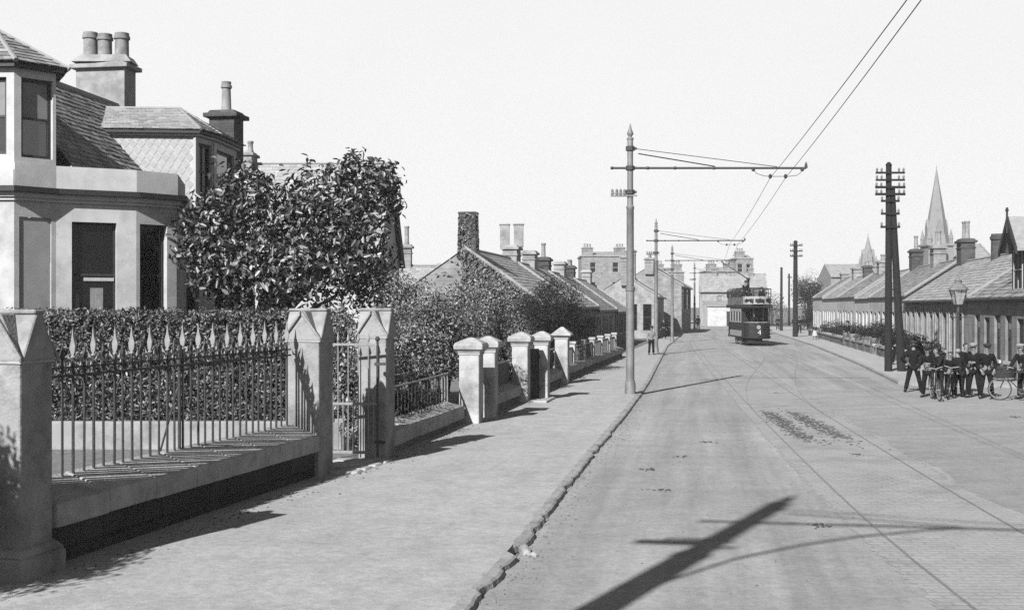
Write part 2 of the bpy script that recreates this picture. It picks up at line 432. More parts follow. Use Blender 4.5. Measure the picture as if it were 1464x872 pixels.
# road: dusty macadam with long wheel-worn streaks and speckle
def road_mat(name, a, b, streak=.2, rot=9.2, speck=.5, fade=0):
    a, b = tone(a), tone(b)
    m = bpy.data.materials.new(name); m.use_nodes = True
    nt = m.node_tree; nd = nt.nodes; lk = nt.links
    p = nd['Principled BSDF']; p.inputs['Roughness'].default_value = .95; p.inputs['Specular IOR Level'].default_value = .12
    tc = nd.new('ShaderNodeTexCoord')
    def noise(sc, det, rough, scale=(1, 1, 1), rz=0):
        mp = nd.new('ShaderNodeMapping'); mp.inputs['Scale'].default_value = scale
        mr = nd.new('ShaderNodeMapping'); mr.inputs['Rotation'].default_value = (0, 0, rz)
        lk.new(tc.outputs['Object'], mr.inputs['Vector']); lk.new(mr.outputs['Vector'], mp.inputs['Vector'])
        n = nd.new('ShaderNodeTexNoise'); n.inputs['Scale'].default_value = sc; n.inputs['Detail'].default_value = det; n.inputs['Roughness'].default_value = rough
        lk.new(mp.outputs['Vector'], n.inputs['Vector']); return n.outputs['Fac']
    def rng_(s, f0, f1, t0, t1):
        r = nd.new('ShaderNodeMapRange'); r.inputs['From Min'].default_value = f0; r.inputs['From Max'].default_value = f1
        r.inputs['To Min'].default_value = t0; r.inputs['To Max'].default_value = t1; lk.new(s, r.inputs['Value']); return r.outputs['Result']
    def mulv(x, y):
        q = nd.new('ShaderNodeMath'); q.operation = 'MULTIPLY'; lk.new(x, q.inputs[0]); lk.new(y, q.inputs[1]); return q.outputs[0]
    big = rng_(noise(.22, 5, .6), .35, .68, b, a)
    mid = rng_(noise(1.7, 6, .65), .3, .7, .86, 1.1)
    stk = rng_(noise(1.0, 5, .6, (1.6, .06, 1), R(rot)), .35, .65, 1 - streak, 1 + streak * .4)
    fine = mulv(rng_(noise(55, 4, .7), .25, .75, .74, 1.22), rng_(noise(9, 6, .75), .3, .7, .78, 1.18))
    sp = rng_(noise(19, 3, .5), .70, .76, 1.0, 1 - speck)
    v = mulv(mulv(mulv(big, mid), stk), mulv(fine, sp))
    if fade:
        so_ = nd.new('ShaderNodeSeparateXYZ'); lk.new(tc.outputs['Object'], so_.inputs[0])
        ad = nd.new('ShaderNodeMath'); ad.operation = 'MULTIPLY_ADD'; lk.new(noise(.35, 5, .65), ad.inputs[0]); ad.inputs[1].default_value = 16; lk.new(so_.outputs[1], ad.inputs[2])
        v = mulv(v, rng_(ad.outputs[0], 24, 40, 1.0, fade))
    cb = nd.new('ShaderNodeCombineColor')
    for i in range(3): lk.new(v, cb.inputs[i])
    lk.new(cb.outputs[0], p.inputs['Base Color'])
    bp = nd.new('ShaderNodeBump'); bp.inputs['Strength'].default_value = .35; bp.inputs['Distance'].default_value = .02
    lk.new(noise(16, 6, .75), bp.inputs['Height']); lk.new(bp.outputs['Normal'], p.inputs['Normal'])
    return m
m_road = road_mat('dusty_macadam', .53, .43, .22)
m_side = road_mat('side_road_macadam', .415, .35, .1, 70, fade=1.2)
m_pave = road_mat('pavement_surface', .6, .53, .06, 11, .35)
m_earth = road_mat('ground_earth', .3, .2, .1, 0)

# ------------------------------------------------------------------ ground, road, pavements, kerbs
def structure(name, mb, m, **k):
    o = mb.build(name, m, **k); o['kind'] = 'structure'; return o
def grid_sheet(name, xs, ys, zf, m):
    mb = MB(); nx, ny = len(xs), len(ys)
    mb.v = [(x, y, zf(x, y)) for y in ys for x in xs]
    mb.f = [(j * nx + i, j * nx + i + 1, (j + 1) * nx + i + 1, (j + 1) * nx + i) for j in range(ny - 1) for i in range(nx - 1)]
    return structure(name, mb, m)
mb = MB(); mb.quad((-900, -60, -.03), (900, -60, -.03), (900, 2500, -.03), (-900, 2500, -.03)); structure('ground', mb, m_earth)

KP = [G(*p, PAVE) for p in ((666, 872), (748, 782), (810, 696), (851, 644), (892, 595), (912, 569), (929, 544), (955, 494), (985, 470))]
def kerb_x(Y):                                   # left kerb line
    if Y <= KP[0][1]: return KP[0][0] + (Y - KP[0][1]) * .185
    for a, b in zip(KP[:-1], KP[1:]):
        if a[1] <= Y <= b[1]: return a[0] + (b[0] - a[0]) * (Y - a[1]) / (b[1] - a[1])
    return KP[-1][0] + .13 * (Y - KP[-1][1]) - .0012 * (Y - KP[-1][1]) ** 2
def fence_x(Y):                                  # line of the front garden walls
    if Y < 22: return -4.64 + .2565 * (Y - 12.3)
    return -2.15 + .192 * (Y - 22)
RK = [(14.0, 42.6), (16.8, 57.3), (21.4, 84), (27.1, 122), (33.5, 160)]
def rkerb_x(Y):
    for a, b in zip(RK[:-1], RK[1:]):
        if Y <= b[1]: return a[0] + (b[0] - a[0]) * (Y - a[1]) / (b[1] - a[1])
    return RK[-1][0] + .14 * (Y - RK[-1][1]) - .0012 * (Y - RK[-1][1]) ** 2
def rfront_x(Y): return 18.9 + .167 * (Y - 46.7)     # right-hand cottages' front wall line

ys = [-6 + i * 2 for i in range(20)] + [36 + i * 6 for i in range(38)]
mb = MB()
for a, b in zip(ys[:-1], ys[1:]):
    mb.quad((kerb_x(a) - .02, a, 0), (70 if a < 42 else rkerb_x(a) + .05, a, 0), (70 if b <= 42 else rkerb_x(b) + .05, b, 0), (kerb_x(b) - .02, b, 0))
structure('road', mb, m_road)

# pavement on the left, slightly uneven, up to the kerb stones
mb = MB()
yy = [-6 + i * .6 for i in range(110)] + [60 + 4 * i for i in range(26)]
cols = 9; pts = []
for y in yy:
    x0, x1 = fence_x(y) - .35, kerb_x(y) - .14
    for i in range(cols):
        t = i / (cols - 1)
        pts.append((x0 + (x1 - x0) * t, y, PAVE + (.035 * (1 - t)) + (random.uniform(-.008, .008) if 0 < i < cols - 1 else 0)))
mb.v = pts; mb.f = [(j * cols + i, j * cols + i + 1, (j + 1) * cols + i + 1, (j + 1) * cols + i) for j in range(len(yy) - 1) for i in range(cols - 1)]
o = structure('pavement', mb, m_pave, smooth=True)

# kerb: separate worn stones, a little out of line, one broken away in the foreground
KM = mat('kerb_stone', .5, .38, 4, .95, .6, 22, stain=.4, stain_scale=2.2)
mb = MB(); y = -5.0; prev = None; wob = 0
while y < 150:
    st = .11 if y < 40 else 1.5
    wob = wob * .75 + random.uniform(-.014, .014) * (1 if y < 45 else .4)
    notch = 0
    for c0, wd, dp in ((13.45, .38, .15), (12.55, .2, .05), (14.7, .25, .05), (15.6, .15, .04), (18.2, .3, .04), (22.4, .3, .05), (11.6, .2, .06)):
        t = abs(y - c0) / wd
        if t < 1: notch += dp * (1 - t * t)
    x = kerb_x(y) + wob - notch; zt_ = PAVE + random.uniform(-.006, .004)
    cur = [(kerb_x(y) - .17, y, PAVE), (x - .03, y, zt_), (x, y, zt_ - .018), (x + .012 + random.uniform(0, .02), y, -.02)]
    if prev:
        n = len(mb.v); mb.add(prev + cur, [(i, i + 1, 5 + i, 4 + i) for i in range(3)])
    prev = cur; y += st
structure('kerb', mb, KM)

# dirt and loose stones lying in the gutter, on the road and at the wall foot
def pebbles(name, pts, s0, s1, m, flat=.5):
    mb = MB()
    for (x, y, z) in pts:
        s = random.uniform(s0, s1); a = random.uniform(0, 6.3)
        n = len(mb.v); mb.box((x, y, z + s * flat * .3), (s * random.uniform(.6, 1.5), s, s * flat), a, taper=.6)
        for k in range(n, n + 8): mb.v[k] = tuple(c + random.uniform(-.15, .15) * s for c in mb.v[k])
    o = mb.build(name, m); tag(o, kind='stuff'); return o
pts = []
for i in range(1500):
    y = random.uniform(8, 55) ** 1.0; pts.append((kerb_x(y) + abs(random.gauss(0, .22)), y, 0))
for i in range(500):
    y = random.uniform(9, 40); pts.append((kerb_x(y) + random.uniform(.2, 9), y, 0))
pebbles('gravel', pts, .008, .03, mat('loose_stone', .3, .15, 9, .95, .4))
pts = []
for i in range(900):
    y = random.uniform(8, 50); pts.append((fence_x(y) + .12 + abs(random.gauss(0, .22)), y, PAVE + .03))
pebbles('rubble', pts, .008, .032, mat('wall_foot_dirt', .22, .1, 9, .95, .4))
# lumps of broken kerb in the foreground
o = thing('broken_kerb_stone', 'small cracked lump of stone lying where the kerb edge is broken away', 'stone', (kerb_x(13.5) + .02, 13.5, 0))
mb = MB(); mb.box((0, 0, .03), (.12, .24, .09), .25, .12, .8)
for k in range(8): mb.v[k] = tuple(c + random.uniform(-.025, .025) for c in mb.v[k])
mb.build('lump', KM, o, bevel=.02)
mb = MB(); mb.box((.1, -.16, .02), (.07, .1, .05), .8, .2, .7); mb.build('fragment', KM, o, bevel=.015)

# tram track: setts between and beside two grooved rails, with the turnout to the loop
def lrail_x(Y):
    P = [(3.95, 3), (4.21, 10.97), (4.39, 13.15), (4.82, 17.5), (6.41, 31.3), (12.4, 80), (21.0, 140), (28, 190)]
    if Y < 3: return 3.95
    for a, b in zip(P[:-1], P[1:]):
        if Y <= b[1]: return a[0] + (b[0] - a[0]) * (Y - a[1]) / (b[1] - a[1])
    return P[-1][0]
from functools import lru_cache
@lru_cache(None)
def lrail(Y): return sum(lrail_x(Y + d) for d in (-4, -2, 0, 2, 4)) / 5
GA = 1.75
def strip(fx0, fx1, ya, yb, z, step=1.5):
    mb = MB(); n = int((yb - ya) / step)
    for i in range(n):
        a, b = ya + (yb - ya) * i / n, ya + (yb - ya) * (i + 1) / n
        mb.quad((fx0(a), a, z), (fx1(a), a, z), (fx1(b), b, z), (fx0(b), b, z))
    return mb
def setts_mat():
    m = brick_mat('granite_setts', .53, .42, .36, .24, .13, .02, .4, noise=.6)
    nt = m.node_tree; nd = nt.nodes; lk = nt.links
    # dust hides most of the setts; where it has worn away the courses show
    p = nd['Principled BSDF']; src = p.inputs['Base Color'].links[0].from_socket
    tc = nd.new('ShaderNodeTexCoord'); n = nd.new('ShaderNodeTexNoise'); n.inputs['Scale'].default_value = .45; n.inputs['Detail'].default_value = 6
    lk.new(tc.outputs['Object'], n.inputs['Vector'])
    n2 = nd.new('ShaderNodeTexNoise'); n2.inputs['Scale'].default_value = 22; n2.inputs['Detail'].default_value = 6
    lk.new(tc.outputs['Object'], n2.inputs['Vector'])
    cr = nd.new('ShaderNodeValToRGB'); cr.color_ramp.elements[0].color = g3(tone(.4)); cr.color_ramp.elements[1].color = g3(tone(.54))
    cr.color_ramp.elements[0].position = .3; cr.color_ramp.elements[1].position = .7; lk.new(n2.outputs['Fac'], cr.inputs[0])
    mr = nd.new('ShaderNodeMapRange'); mr.inputs['From Min'].default_value = .42; mr.inputs['From Max'].default_value = .62; mr.inputs['To Min'].default_value = .15; mr.inputs['To Max'].default_value = .85
    lk.new(n.outputs['Fac'], mr.inputs['Value'])
    mx = nd.new('ShaderNodeMix'); mx.data_type = 'RGBA'; lk.new(mr.outputs['Result'], mx.inputs['Factor']); lk.new(src, mx.inputs['A']); lk.new(cr.outputs['Color'], mx.inputs['B'])
    lk.new(mx.outputs['Result'], p.inputs['Base Color'])
    return m
structure('sett_paving', strip(lambda y: lrail(y) - .3 + random.uniform(-.05, .05), lambda y: lrail(y) + GA + .3 + random.uniform(-.05, .05), 1, 100, .004, .2), setts_mat())
mb = MB()
def rail_line(f, ya, yb, w=.034, z=.009, step=1.5):
    s = strip(lambda y: f(y) - w / 2, lambda y: f(y) + w / 2, ya, yb, z, step); mb.add(s.v, s.f)
rail_line(lrail, 1, 140); rail_line(lambda y: lrail(y) + GA, 1, 140)
structure('rail', mb, m_rail)
mb = MB()                                        # loop line that the tram stands on
def loop_x(Y):
    t = min(1, max(0, (Y - 31) / 46)); s = t * t * (3 - 2 * t)
    base = lrail(Y) + s * 3.9
    if Y > 80: base = lrail(80) + 3.9 + (Y - 80) * .06
    return base
rail_line(loop_x, 31, 120, z=.013, w=.026); rail_line(lambda y: loop_x(y) + GA, 31, 120, z=.013, w=.026)
structure('rail', mb, mat('dusty_rail', .42, .32, 8, .6, .1))
# the side street's darker metalling to the right of the track
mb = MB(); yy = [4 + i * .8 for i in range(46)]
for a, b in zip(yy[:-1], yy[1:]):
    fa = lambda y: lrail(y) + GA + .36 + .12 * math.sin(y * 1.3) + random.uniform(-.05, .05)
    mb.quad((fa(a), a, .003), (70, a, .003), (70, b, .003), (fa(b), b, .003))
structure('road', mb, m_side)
# wet mud dropped between the rails
for i, (px0, py0, px1, py1, w) in enumerate(((1103, 592, 1150, 628, .28), (1143, 594, 1200, 626, .32))):
    A, B = Vector((*G(px0, py0), 0)), Vector((*G(px1, py1), 0)); pp = []
    for k in range(620):
        t = random.random(); q = A.lerp(B, t); pp.append((q.x + random.gauss(0, w * .38), q.y + random.gauss(0, .9), .006))
    o = pebbles('mud', pp, .02, .075, mat('road_mud', .14, .07, 6, .9, .4), .12)

for i in range(9):                             # horse dung and dropped dirt here and there
    x, y = random.choice([(random.uniform(1.5, 4), random.uniform(11, 30)), (random.uniform(5, 12), random.uniform(14, 45)), (random.uniform(8, 14), random.uniform(30, 70))])
    if i < 4: x, y = [G(975, 653), (G(940, 700)), G(1010, 632), G(1225, 650)][i]
    pp = [(x + random.gauss(0, .07), y + random.gauss(0, .09), .006) for k in range(16)]
    pebbles('dung', pp, .015, .05, MATS['road_mud'], .3)
# right-hand pavement and kerb, turning the corner
mb = MB()
yy = [42.6 + i * 3 for i in range(40)]
for a, b in zip(yy[:-1], yy[1:]):
    mb.quad((rkerb_x(a), a, .1), (rfront_x(a) + 14, a, .1), (rfront_x(b) + 14, b, .1), (rkerb_x(b), b, .1))
mb.poly([(14.35, 42.0, .1), (15.0, 41.4, .1), (16.2, 41.1, .1), (60, 38.5, .1), (60, 42.6, .1), (14.0, 42.6, .1)])
structure('pavement', mb, m_pave)
mb = MB(); path = [(60, 38.4, 0), (16.2, 41.0, 0), (14.9, 41.3, 0), (14.25, 41.95, 0)] + [(rkerb_x(y) - .08, y, 0) for y in [42.6 + i * 4 for i in range(30)]]
for a, b in zip(path[:-1], path[1:]):
    d = (Vector(b) - Vector(a)); c = (Vector(a) + Vector(b)) / 2
    mb.box((c.x, c.y, .045), (.16, d.length - .01, .12), -math.atan2(d.x, d.y))
structure('kerb', mb, MATS['kerb_stone'], bevel=.01)

# front gardens on the left
mb = MB(); mb.poly([(-40, 6, .03)] + [(fence_x(y) - .3, y, .03) for y in (6, 12, 18, 22, 30, 45, 62)] + [(4, 66, .03), (-40, 66, .03)])
o = structure('garden_ground', mb, m_grav)
# worn stone steps / slabs in the first gateway
mb = MB()
for i, y in enumerate((19.45, 19.85, 20.3, 20.75)):
    mb.box((fence_x(y) - .15, y, .075), (1.0, .36, .11), -.2 + random.uniform(-.04, .04))
o = structure('path', mb, m_cope, bevel=.025)
# ------------------------------------------------------------------ gateposts, walls, railings of the nearest front gardens
def gatepost(label, c, rz, w=.58, group='stone gateposts with gabled caps', zt=2.66, plinth=False):
    o = thing('gatepost', label, 'gatepost', (c[0], c[1], PAVE), rz, group)
    h = w / 2; ze = zt - .47
    mb = MB(); mb.box((0, 0, (ze + .2) / 2 - .1), (w, w, ze + .2)); mb.build('shaft', m_gate_stone, o, bevel=.02, seg=2)
    mb = MB()
    if plinth: mb.box((0, 0, .1), (w + .2, w + .2, .3), taper=1); mb.box((0, 0, .3), (w + .2, w + .2, .1), taper=.8)
    if plinth: mb.build('plinth', m_gate_stone, o, bevel=.025)
    mb = MB(); e = h + .015; t = .05; za = zt
    mb.extr([(-e - .02, -e, ze), (-e - .02, e, ze), (-e - .02, t, za), (-e - .02, -t, za)], (2 * e + .04, 0, 0))
    mb.extr([(-e, -e - .004, ze - .003), (e, -e - .004, ze - .003), (t, -e - .004, za - .004), (-t, -e - .004, za - .004)], (0, 2 * e + .008, 0))
    for sy in (-1, 1):      # raised raking mouldings on the front and back gables
        for sx in (-1, 1):
            y0 = sy * (e + .004)
            mb.extr([(sx * (e + .03), y0, ze - .03), (sx * (e + .03), y0, ze + .035), (sx * .01, y0, za + .01), (sx * .01, y0, za - .075)], (0, sy * .045, 0))
    mb.box((0, 0, za + .015), (.66 * w / .58, .16, .045))
    mb.build('cap', m_gate_stone, o, bevel=.012)
    mb = MB(); mb.box((0, 0, ze - .012), (w + .03, w + .03, .03)); mb.build('necking', m_cope, o)
    return o
gatepost('big half-shaded sandstone gatepost with gabled cap at the near end of the spiked railings', (-5.03, 12.02), R(-14), .52, plinth=True)
gatepost('gabled sandstone gatepost between the spiked railings and the open iron gate', (-3.27, 19.2), R(-14))
gatepost('slimmer pale gabled gatepost that the open iron gate hangs on', (-2.44, 21.45), R(-12), .52)

def line_wall(fx, ya, yb, x_in, x_out, prof):
    """wall body / coping following the fence line; prof = (z at front low, z front top, z back top)"""
    mb = MB(); n = max(1, int((yb - ya) / .9)); P = []
    for i in range(n):
        a, b = ya + (yb - ya) * i / n, ya + (yb - ya) * (i + 1) / n - .006
        pa = [(fx(a) + x_in, a), (fx(a) + x_out, a)]; pb = [(fx(b) + x_in, b), (fx(b) + x_out, b)]
        jz = random.uniform(-.008, .008); zl, zf, zb = prof[0] + jz, prof[1] + jz, prof[2] + jz
        vs = [(*pa[0], zl), (*pa[1], zl), (*pb[1], zl), (*pb[0], zl), (*pa[0], zb), (*pa[1], zf), (*pb[1], zf), (*pb[0], zb)]
        mb.add(vs, [(0, 3, 2, 1), (4, 5, 6, 7), (0, 1, 5, 4), (1, 2, 6, 5), (2, 3, 7, 6), (3, 0, 4, 7)])
    return mb
def garden_wall(label, ya, yb, zc, face=.3, slope=.15, thick=.45, m1=None, m2=None, fx=fence_x, setb=.1):
    base = (fx(ya), ya, 0); o = thing('garden_wall', label, 'wall', base, 0, None, world=True)
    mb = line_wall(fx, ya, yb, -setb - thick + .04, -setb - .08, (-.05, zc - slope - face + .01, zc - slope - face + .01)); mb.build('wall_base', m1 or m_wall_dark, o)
    mb = line_wall(fx, ya, yb, -setb - thick, -setb, (zc - slope - face, zc - slope, zc)); mb.build('coping', m2 or m_cope, o, bevel=.02, seg=2)
    return o
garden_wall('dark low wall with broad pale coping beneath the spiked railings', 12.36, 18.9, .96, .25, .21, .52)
garden_wall('low rubble wall with rough coping between open iron gate and limewashed posts', 21.75, 27.4, .62, .28, .12, .46, m_rubble, setb=-.02)
garden_wall('short rubble wall with smooth coping between the first limewashed posts', 29.32, 33.5, .7, .26, .14, .5, m_rubble, setb=-.2)
garden_wall('short low wall with pale coping between the middle and pyramid-capped posts', 35.0, 41.45, .7, .24, .14, .5, m_rubble, setb=-.2)
garden_wall('long low shadowed wall running on from the pyramid-capped post to the nearest tram pole', 41.95, 64, .66, .22, .12, .46, m_rubble, setb=-.1)

# spiked railing
def railing_near():
    y0, y1 = 12.45, 18.85
    fx = lambda y: fence_x(y) - .55
    o = thing('railing', 'ornate wrought iron railing with tall spear finials on the near garden wall', 'railing', (fx(y0), y0, 0), 0, None, world=True)
    ang = -math.atan(.2565)
    for z, r in ((2.03, .016), (2.12, .012)):
        mb = MB(); mb.tube([(fx(y0), y0, z), (fx(y1), y1, z)], r, 6); mb.build('rail', m_iron, o)
    mb = MB()                                      # ring ornaments between the two rails
    n = 33; ys_ = [y0 + .12 + (y1 - y0 - .24) * i / (n - 1) for i in range(n)]
    for i in range(n - 1):
        y = (ys_[i] + ys_[i + 1]) / 2; c = Vector((fx(y), y, 2.165)); rr = .05
        mb.tube([c + Vector((math.sin(ang) * -rr * math.cos(t), rr * math.cos(t), rr * math.sin(t))) for t in [k * math.pi / 5 for k in range(11)]], .011, 5)
    mb.build('ring_ornament', m_iron_l, o)
    def bar_mb(top, r):
        mb = MB(); mb.tube([(0, 0, .84), (0, 0, top)], r, 7); mb.ball((0, 0, 2.075), .026, 7, 5); return mb
    def finial_mb(zb):
        mb = MB()
        mb.extr([(-.012, 0, zb), (-.012, .028, zb + .05), (-.012, .038, zb + .12), (-.012, .022, zb + .18), (-.012, .012, zb + .22), (-.012, 0, zb + .34), (-.012, -.012, zb + .22), (-.012, -.022, zb + .18), (-.012, -.038, zb + .12), (-.012, -.028, zb + .05)], (.024, 0, 0))
        mb.ball((0, 0, zb), (.03, .03, .02), 7, 5)
        mb.extr([(-.006, .012, zb - .06), (-.006, .07, zb - .03), (-.006, .075, zb + .04), (-.006, .055, zb + .0)], (.012, 0, 0))
        mb.extr([(-.006, -.012, zb - .06), (-.006, -.055, zb + .0), (-.006, -.075, zb + .04), (-.006, -.07, zb - .03)], (.012, 0, 0))
        return mb
    def short_mb():
        mb = MB(); mb.lathe([(.012, 2.2), (.03, 2.24), (.022, 2.29), (.004, 2.38)], (0, 0, 0), 8); return mb
    A = bar_mb(2.24, .017).build('bar', m_iron, None); B = bar_mb(2.2, .015).build('bar', m_iron, None)
    fa = finial_mb(2.24).build('finial', m_iron_l, A); fb = short_mb().build('finial', m_iron, B)
    for i, y in enumerate(ys_):
        src = A if i % 2 == 0 else B
        b = src if i < 2 else copy_tree(src, o)
        b.parent = o; b.location = (fx(y) - fx(y0), y - y0, random.uniform(-.01, .01)); b.rotation_euler = (random.uniform(-.006, .006), random.uniform(-.006, .006), ang + math.pi / 2 + random.uniform(-.25, .25))
    for sx in (0,):
        mb = MB(); mb.tube([(fx(15.6) - .02, 15.6, .84), (fx(15.6) - .02, 15.6, 2.3)], .022, 8); mb.tube([(fx(15.6) - .5, 15.6, .1), (fx(15.6) - .03, 15.6, 1.75)], .014, 6); mb.build('stay', m_iron, o)
railing_near()

# open iron gate, swung inward off the slim post
o = thing('iron_gate', 'open iron garden gate of upright bars swung in behind the gatepost', 'gate', (-2.36, 20.86, PAVE), R(176))
mb = MB(); mb.tube([(0, 0, .1), (0, 0, 2.12)], .022, 8); mb.ball((0, 0, 2.16), .045, 8, 6); mb.build('stile', m_iron, o)
mb = MB(); mb.tube([(1.22, 0, .12), (1.22, 0, 2.1)], .022, 8); mb.build('stile', m_iron_l, o)
for z, r in ((2.06, .022), (1.02, .024), (.17, .026)):
    mb = MB(); mb.box((.61, 0, z), (1.22, .03, r * 2)); mb.build('rail', m_iron_l, o, bevel=.005)
bar = None
for i in range(6):
    mb = MB(); x = .16 + i * .18; mb.tube([(x, 0, .17), (x, 0, 2.12)], .011, 6); mb.lathe([(.02, 2.12), (.028, 2.15), (.004, 2.26)], (x, 0, 0), 7); mb.build('bar', m_iron_l, o)
for i in range(7):
    mb = MB(); x = .07 + i * .18; mb.tube([(x, 0, .17), (x, 0, 1.1)], .010, 6); mb.lathe([(.016, 1.1), (.022, 1.12), (.004, 1.2)], (x, 0, 0), 7); mb.build('bar', m_iron_l, o)
mb = MB(); mb.box((.68, -.02, .72), (.16, .035, .07)); mb.ball((.78, -.05, .72), .03); mb.build('latch', m_iron_l, o)
for z in (.35, 1.72):
    mb = MB(); mb.box((-.05, .0, z), (.18, .05, .05)); mb.ball((.03, -.03, z), .035); mb.build('hinge', m_iron, o)

# plain rail on the second wall
fx = lambda y: fence_x(y) - .3
o = thing('railing', 'plain iron rail with thin bars on the rough wall beyond the open gate', 'railing', (fx(21.8), 21.8, 0), 0, None, world=True)
mb = MB(); mb.tube([(fx(21.8), 21.8, 1.24), (fx(27.1), 27.1, 1.27)], .022, 7); mb.build('rail', m_iron_l, o)
for i in range(22):
    y = 21.95 + i * .245; mb = MB(); mb.tube([(fx(y), y, .5), (fx(y), y, 1.25 if i < 19 else 1.3)], .011 if i < 19 else .017, 6); mb.build('bar', m_iron if i < 19 else m_iron_l, o)

# limewashed gateposts
def white_post(label, c, w, zt, group='limewashed posts with moulded caps', pyramid=False):
    o = thing('gatepost', label, 'gatepost', (c[0], c[1], PAVE), R(-11), group)
    q = math.sqrt(2) / 2; r = lambda d: d * q
    mb = MB(); mb.box((0, 0, (zt - .36) / 2 - .04), (w, w, zt - .28)); mb.build('shaft', m_white_post, o, bevel=.03, seg=2)
    z = zt - .34
    if pyramid: pr = [(r(w + .06), z), (r(w + .1), z + .04), (r(w + .24), z + .07), (r(w + .24), z + .12), (r(.12), zt + .02), (r(.02), zt + .04)]
    else: pr = [(r(w + .05), z), (r(w + .08), z + .04), (r(w + .2), z + .08), (r(w + .22), z + .16), (r(w + .16), z + .22), (r(w - .06), z + .28), (r(.12), zt), (r(.04), zt + .01)]
    mb = MB(); mb.lathe(pr, (0, 0, 0), 4, math.pi / 4); mb.build('cap', m_white_post, o, bevel=.015, seg=2)
    mb = MB(); mb.lathe([(r(w + .03), z - .05), (r(w + .04), z - .002)], (0, 0, 0), 4, math.pi / 4); mb.build('necking', m_cope, o)
    return o
white_post('nearest stained limewashed gatepost, its cap overlapping the next one', (-.95, 27.7), .48, 2.0)
white_post('second limewashed gatepost, half hidden behind the nearest one', (-.58, 29.08), .42, 2.0)
white_post('limewashed gatepost on the near side of the dark wooden garden gate', (.26, 33.75), .46, 2.0)
white_post('limewashed gatepost on the far side of the dark wooden garden gate', (.88, 34.75), .4, 2.0)
white_post('limewashed gatepost with a pointed pyramid cap', (1.76, 41.7), .46, 1.98, pyramid=True)

# wooden gates and panels between them
o = thing('garden_gate', 'dark boarded garden gate between two limewashed posts', 'gate', (.42, 34.05, PAVE), 0, None, world=True)
mb = MB(); mb.box((.57, 34.25, .85), (.06, .8, 1.45), R(-30)); mb.build('board_panel', m_wood_d, o)
mb = MB(); mb.box((.62, 34.25, 1.35), (.05, .8, .09), R(-30)); mb.box((.62, 34.25, .4), (.05, .8, .09), R(-30)); mb.build('ledge', m_wood_d, o)
o = thing('doorstep', 'long pale stone step in front of the dark garden gate', 'step', (.75, 34.2, PAVE), R(-11))
mb = MB(); mb.box((.1, 0, .03), (.55, 1.5, .1)); mb.build('slab', m_white_post, o, bevel=.015)
def panel_fence(label, ya, yb, z0, z1, m, posts=3):
    fx = lambda y: fence_x(y) - .16
    o = thing('fence_panel', label, 'fence', (fx(ya), ya, 0), 0, None, world=True)
    mb = MB(); n = int((yb - ya) / .16)
    for i in range(n):
        a = ya + (yb - ya) * (i + .5) / n; mb.box((fx(a), a, (z0 + z1) / 2 + random.uniform(-.02, .01)), (.025, (yb - ya) / n * .93, z1 - z0), -.19)
    mb.build('board_panel', m, o)
    mb = MB(); mb.tube([(fx(ya) + .03, ya, z1 - .03), (fx(yb) + .03, yb, z1 - .03)], .032, 6); mb.build('top_rail', m_cope, o)
    return o
panel_fence('weathered upright board fence on the short wall between limewashed posts', 29.35, 33.5, .6, 1.3, m_wood)
panel_fence('dark board fence on the wall before the pyramid-capped post', 35.0, 41.4, .6, 1.35, m_wood_d)
fx = lambda y: fence_x(y) - .2
o = thing('picket_fence', 'low pale picket fence on the shadowed wall near the nearest tram pole', 'fence', (fx(42), 42, 0), 0, None, world=True)
mb = MB(); mb.tube([(fx(42), 42, 1.2), (fx(63), 63, 1.22)], .03, 6); mb.build('top_rail', m_white_post, o)
for i in range(7):
    y = 43.5 + i * 3.1; mb = MB(); mb.box((fx(y), y, .85), (.22, .26, 1.0), -.19); mb.box((fx(y), y, 1.38), (.3, .34, .1), -.19); mb.build('post', m_white_post, o, bevel=.01)
mb = MB()
for i in range(75):
    y = 42.2 + i * .28; mb.box((fx(y), y, .9), (.03, .09, .62), -.19)
mb.build('picket_panel', m_wood, o)

# tall bush added out of view on the left, to shade the nearest gatepost
_l = [((-6.2, 9.3, 1.3), (.6, .7, 1.5)), ((-6.25, 9.3, 2.5), (.5, .6, .75)), ((-6.9, 8.9, 1.8), (.8, .8, 1.6)), ((-6.6, 9.1, 3.0), (.45, .5, .6))]
SHADE_BUSH = _l
# ------------------------------------------------------------------ clipped hedge with its pale base wall
o = thing('garden_wall', 'low pale plastered wall at the foot of the clipped hedge', 'wall', (-7, 23.2, 0), 0, None, world=True)
mb = MB(); mb.box((-7.1, 23.22, .28), (7.6, .3, .56)); mb.build('wall', m_chim, o, bevel=.02)
o = thing('hedge', 'tall clipped dark leafy hedge in front of the bay-windowed villa', 'hedge', (-7, 23.8, 0))
mb = MB(); mb.box((-.35, 0.05, 1.45), (7.5, .62, 2.2)); mb.build('dark_core', m_core, o)  # solid dark box stands in for the shade among the twigs
P, N = [], []
def slab_leaves(n, x0, x1, y0, y1, z0, z1, nrm, P=P, N=N, wob=.07):
    for i in range(n):
        x, y, z = random.uniform(x0, x1), random.uniform(y0, y1), random.uniform(z0, z1)
        P.append((x, y, z)); N.append(nrm)
slab_leaves(11500, -10.95, -3.35, 23.32, 23.52, .5, 2.66, (0, -1, .3))
slab_leaves(3800, -10.95, -3.35, 23.4, 24.2, 2.52, 2.72, (0, -.3, 1))
slab_leaves(700, -3.45, -3.25, 23.4, 24.2, .4, 2.6, (1, -.3, .3))
for k in range(240):      # loose shoots above the clipped top
    x = random.uniform(-10.9, -3.3); y = random.uniform(23.4, 24)
    for j in range(4): P.append((x + random.gauss(0, .04), y + random.gauss(0, .04), 2.68 + j * random.uniform(.01, .035))); N.append((0, 0, 1))
leaves('leaves', P, N, .075, m_hedge, o, (-7, 23.8, 0), aspect=.6)

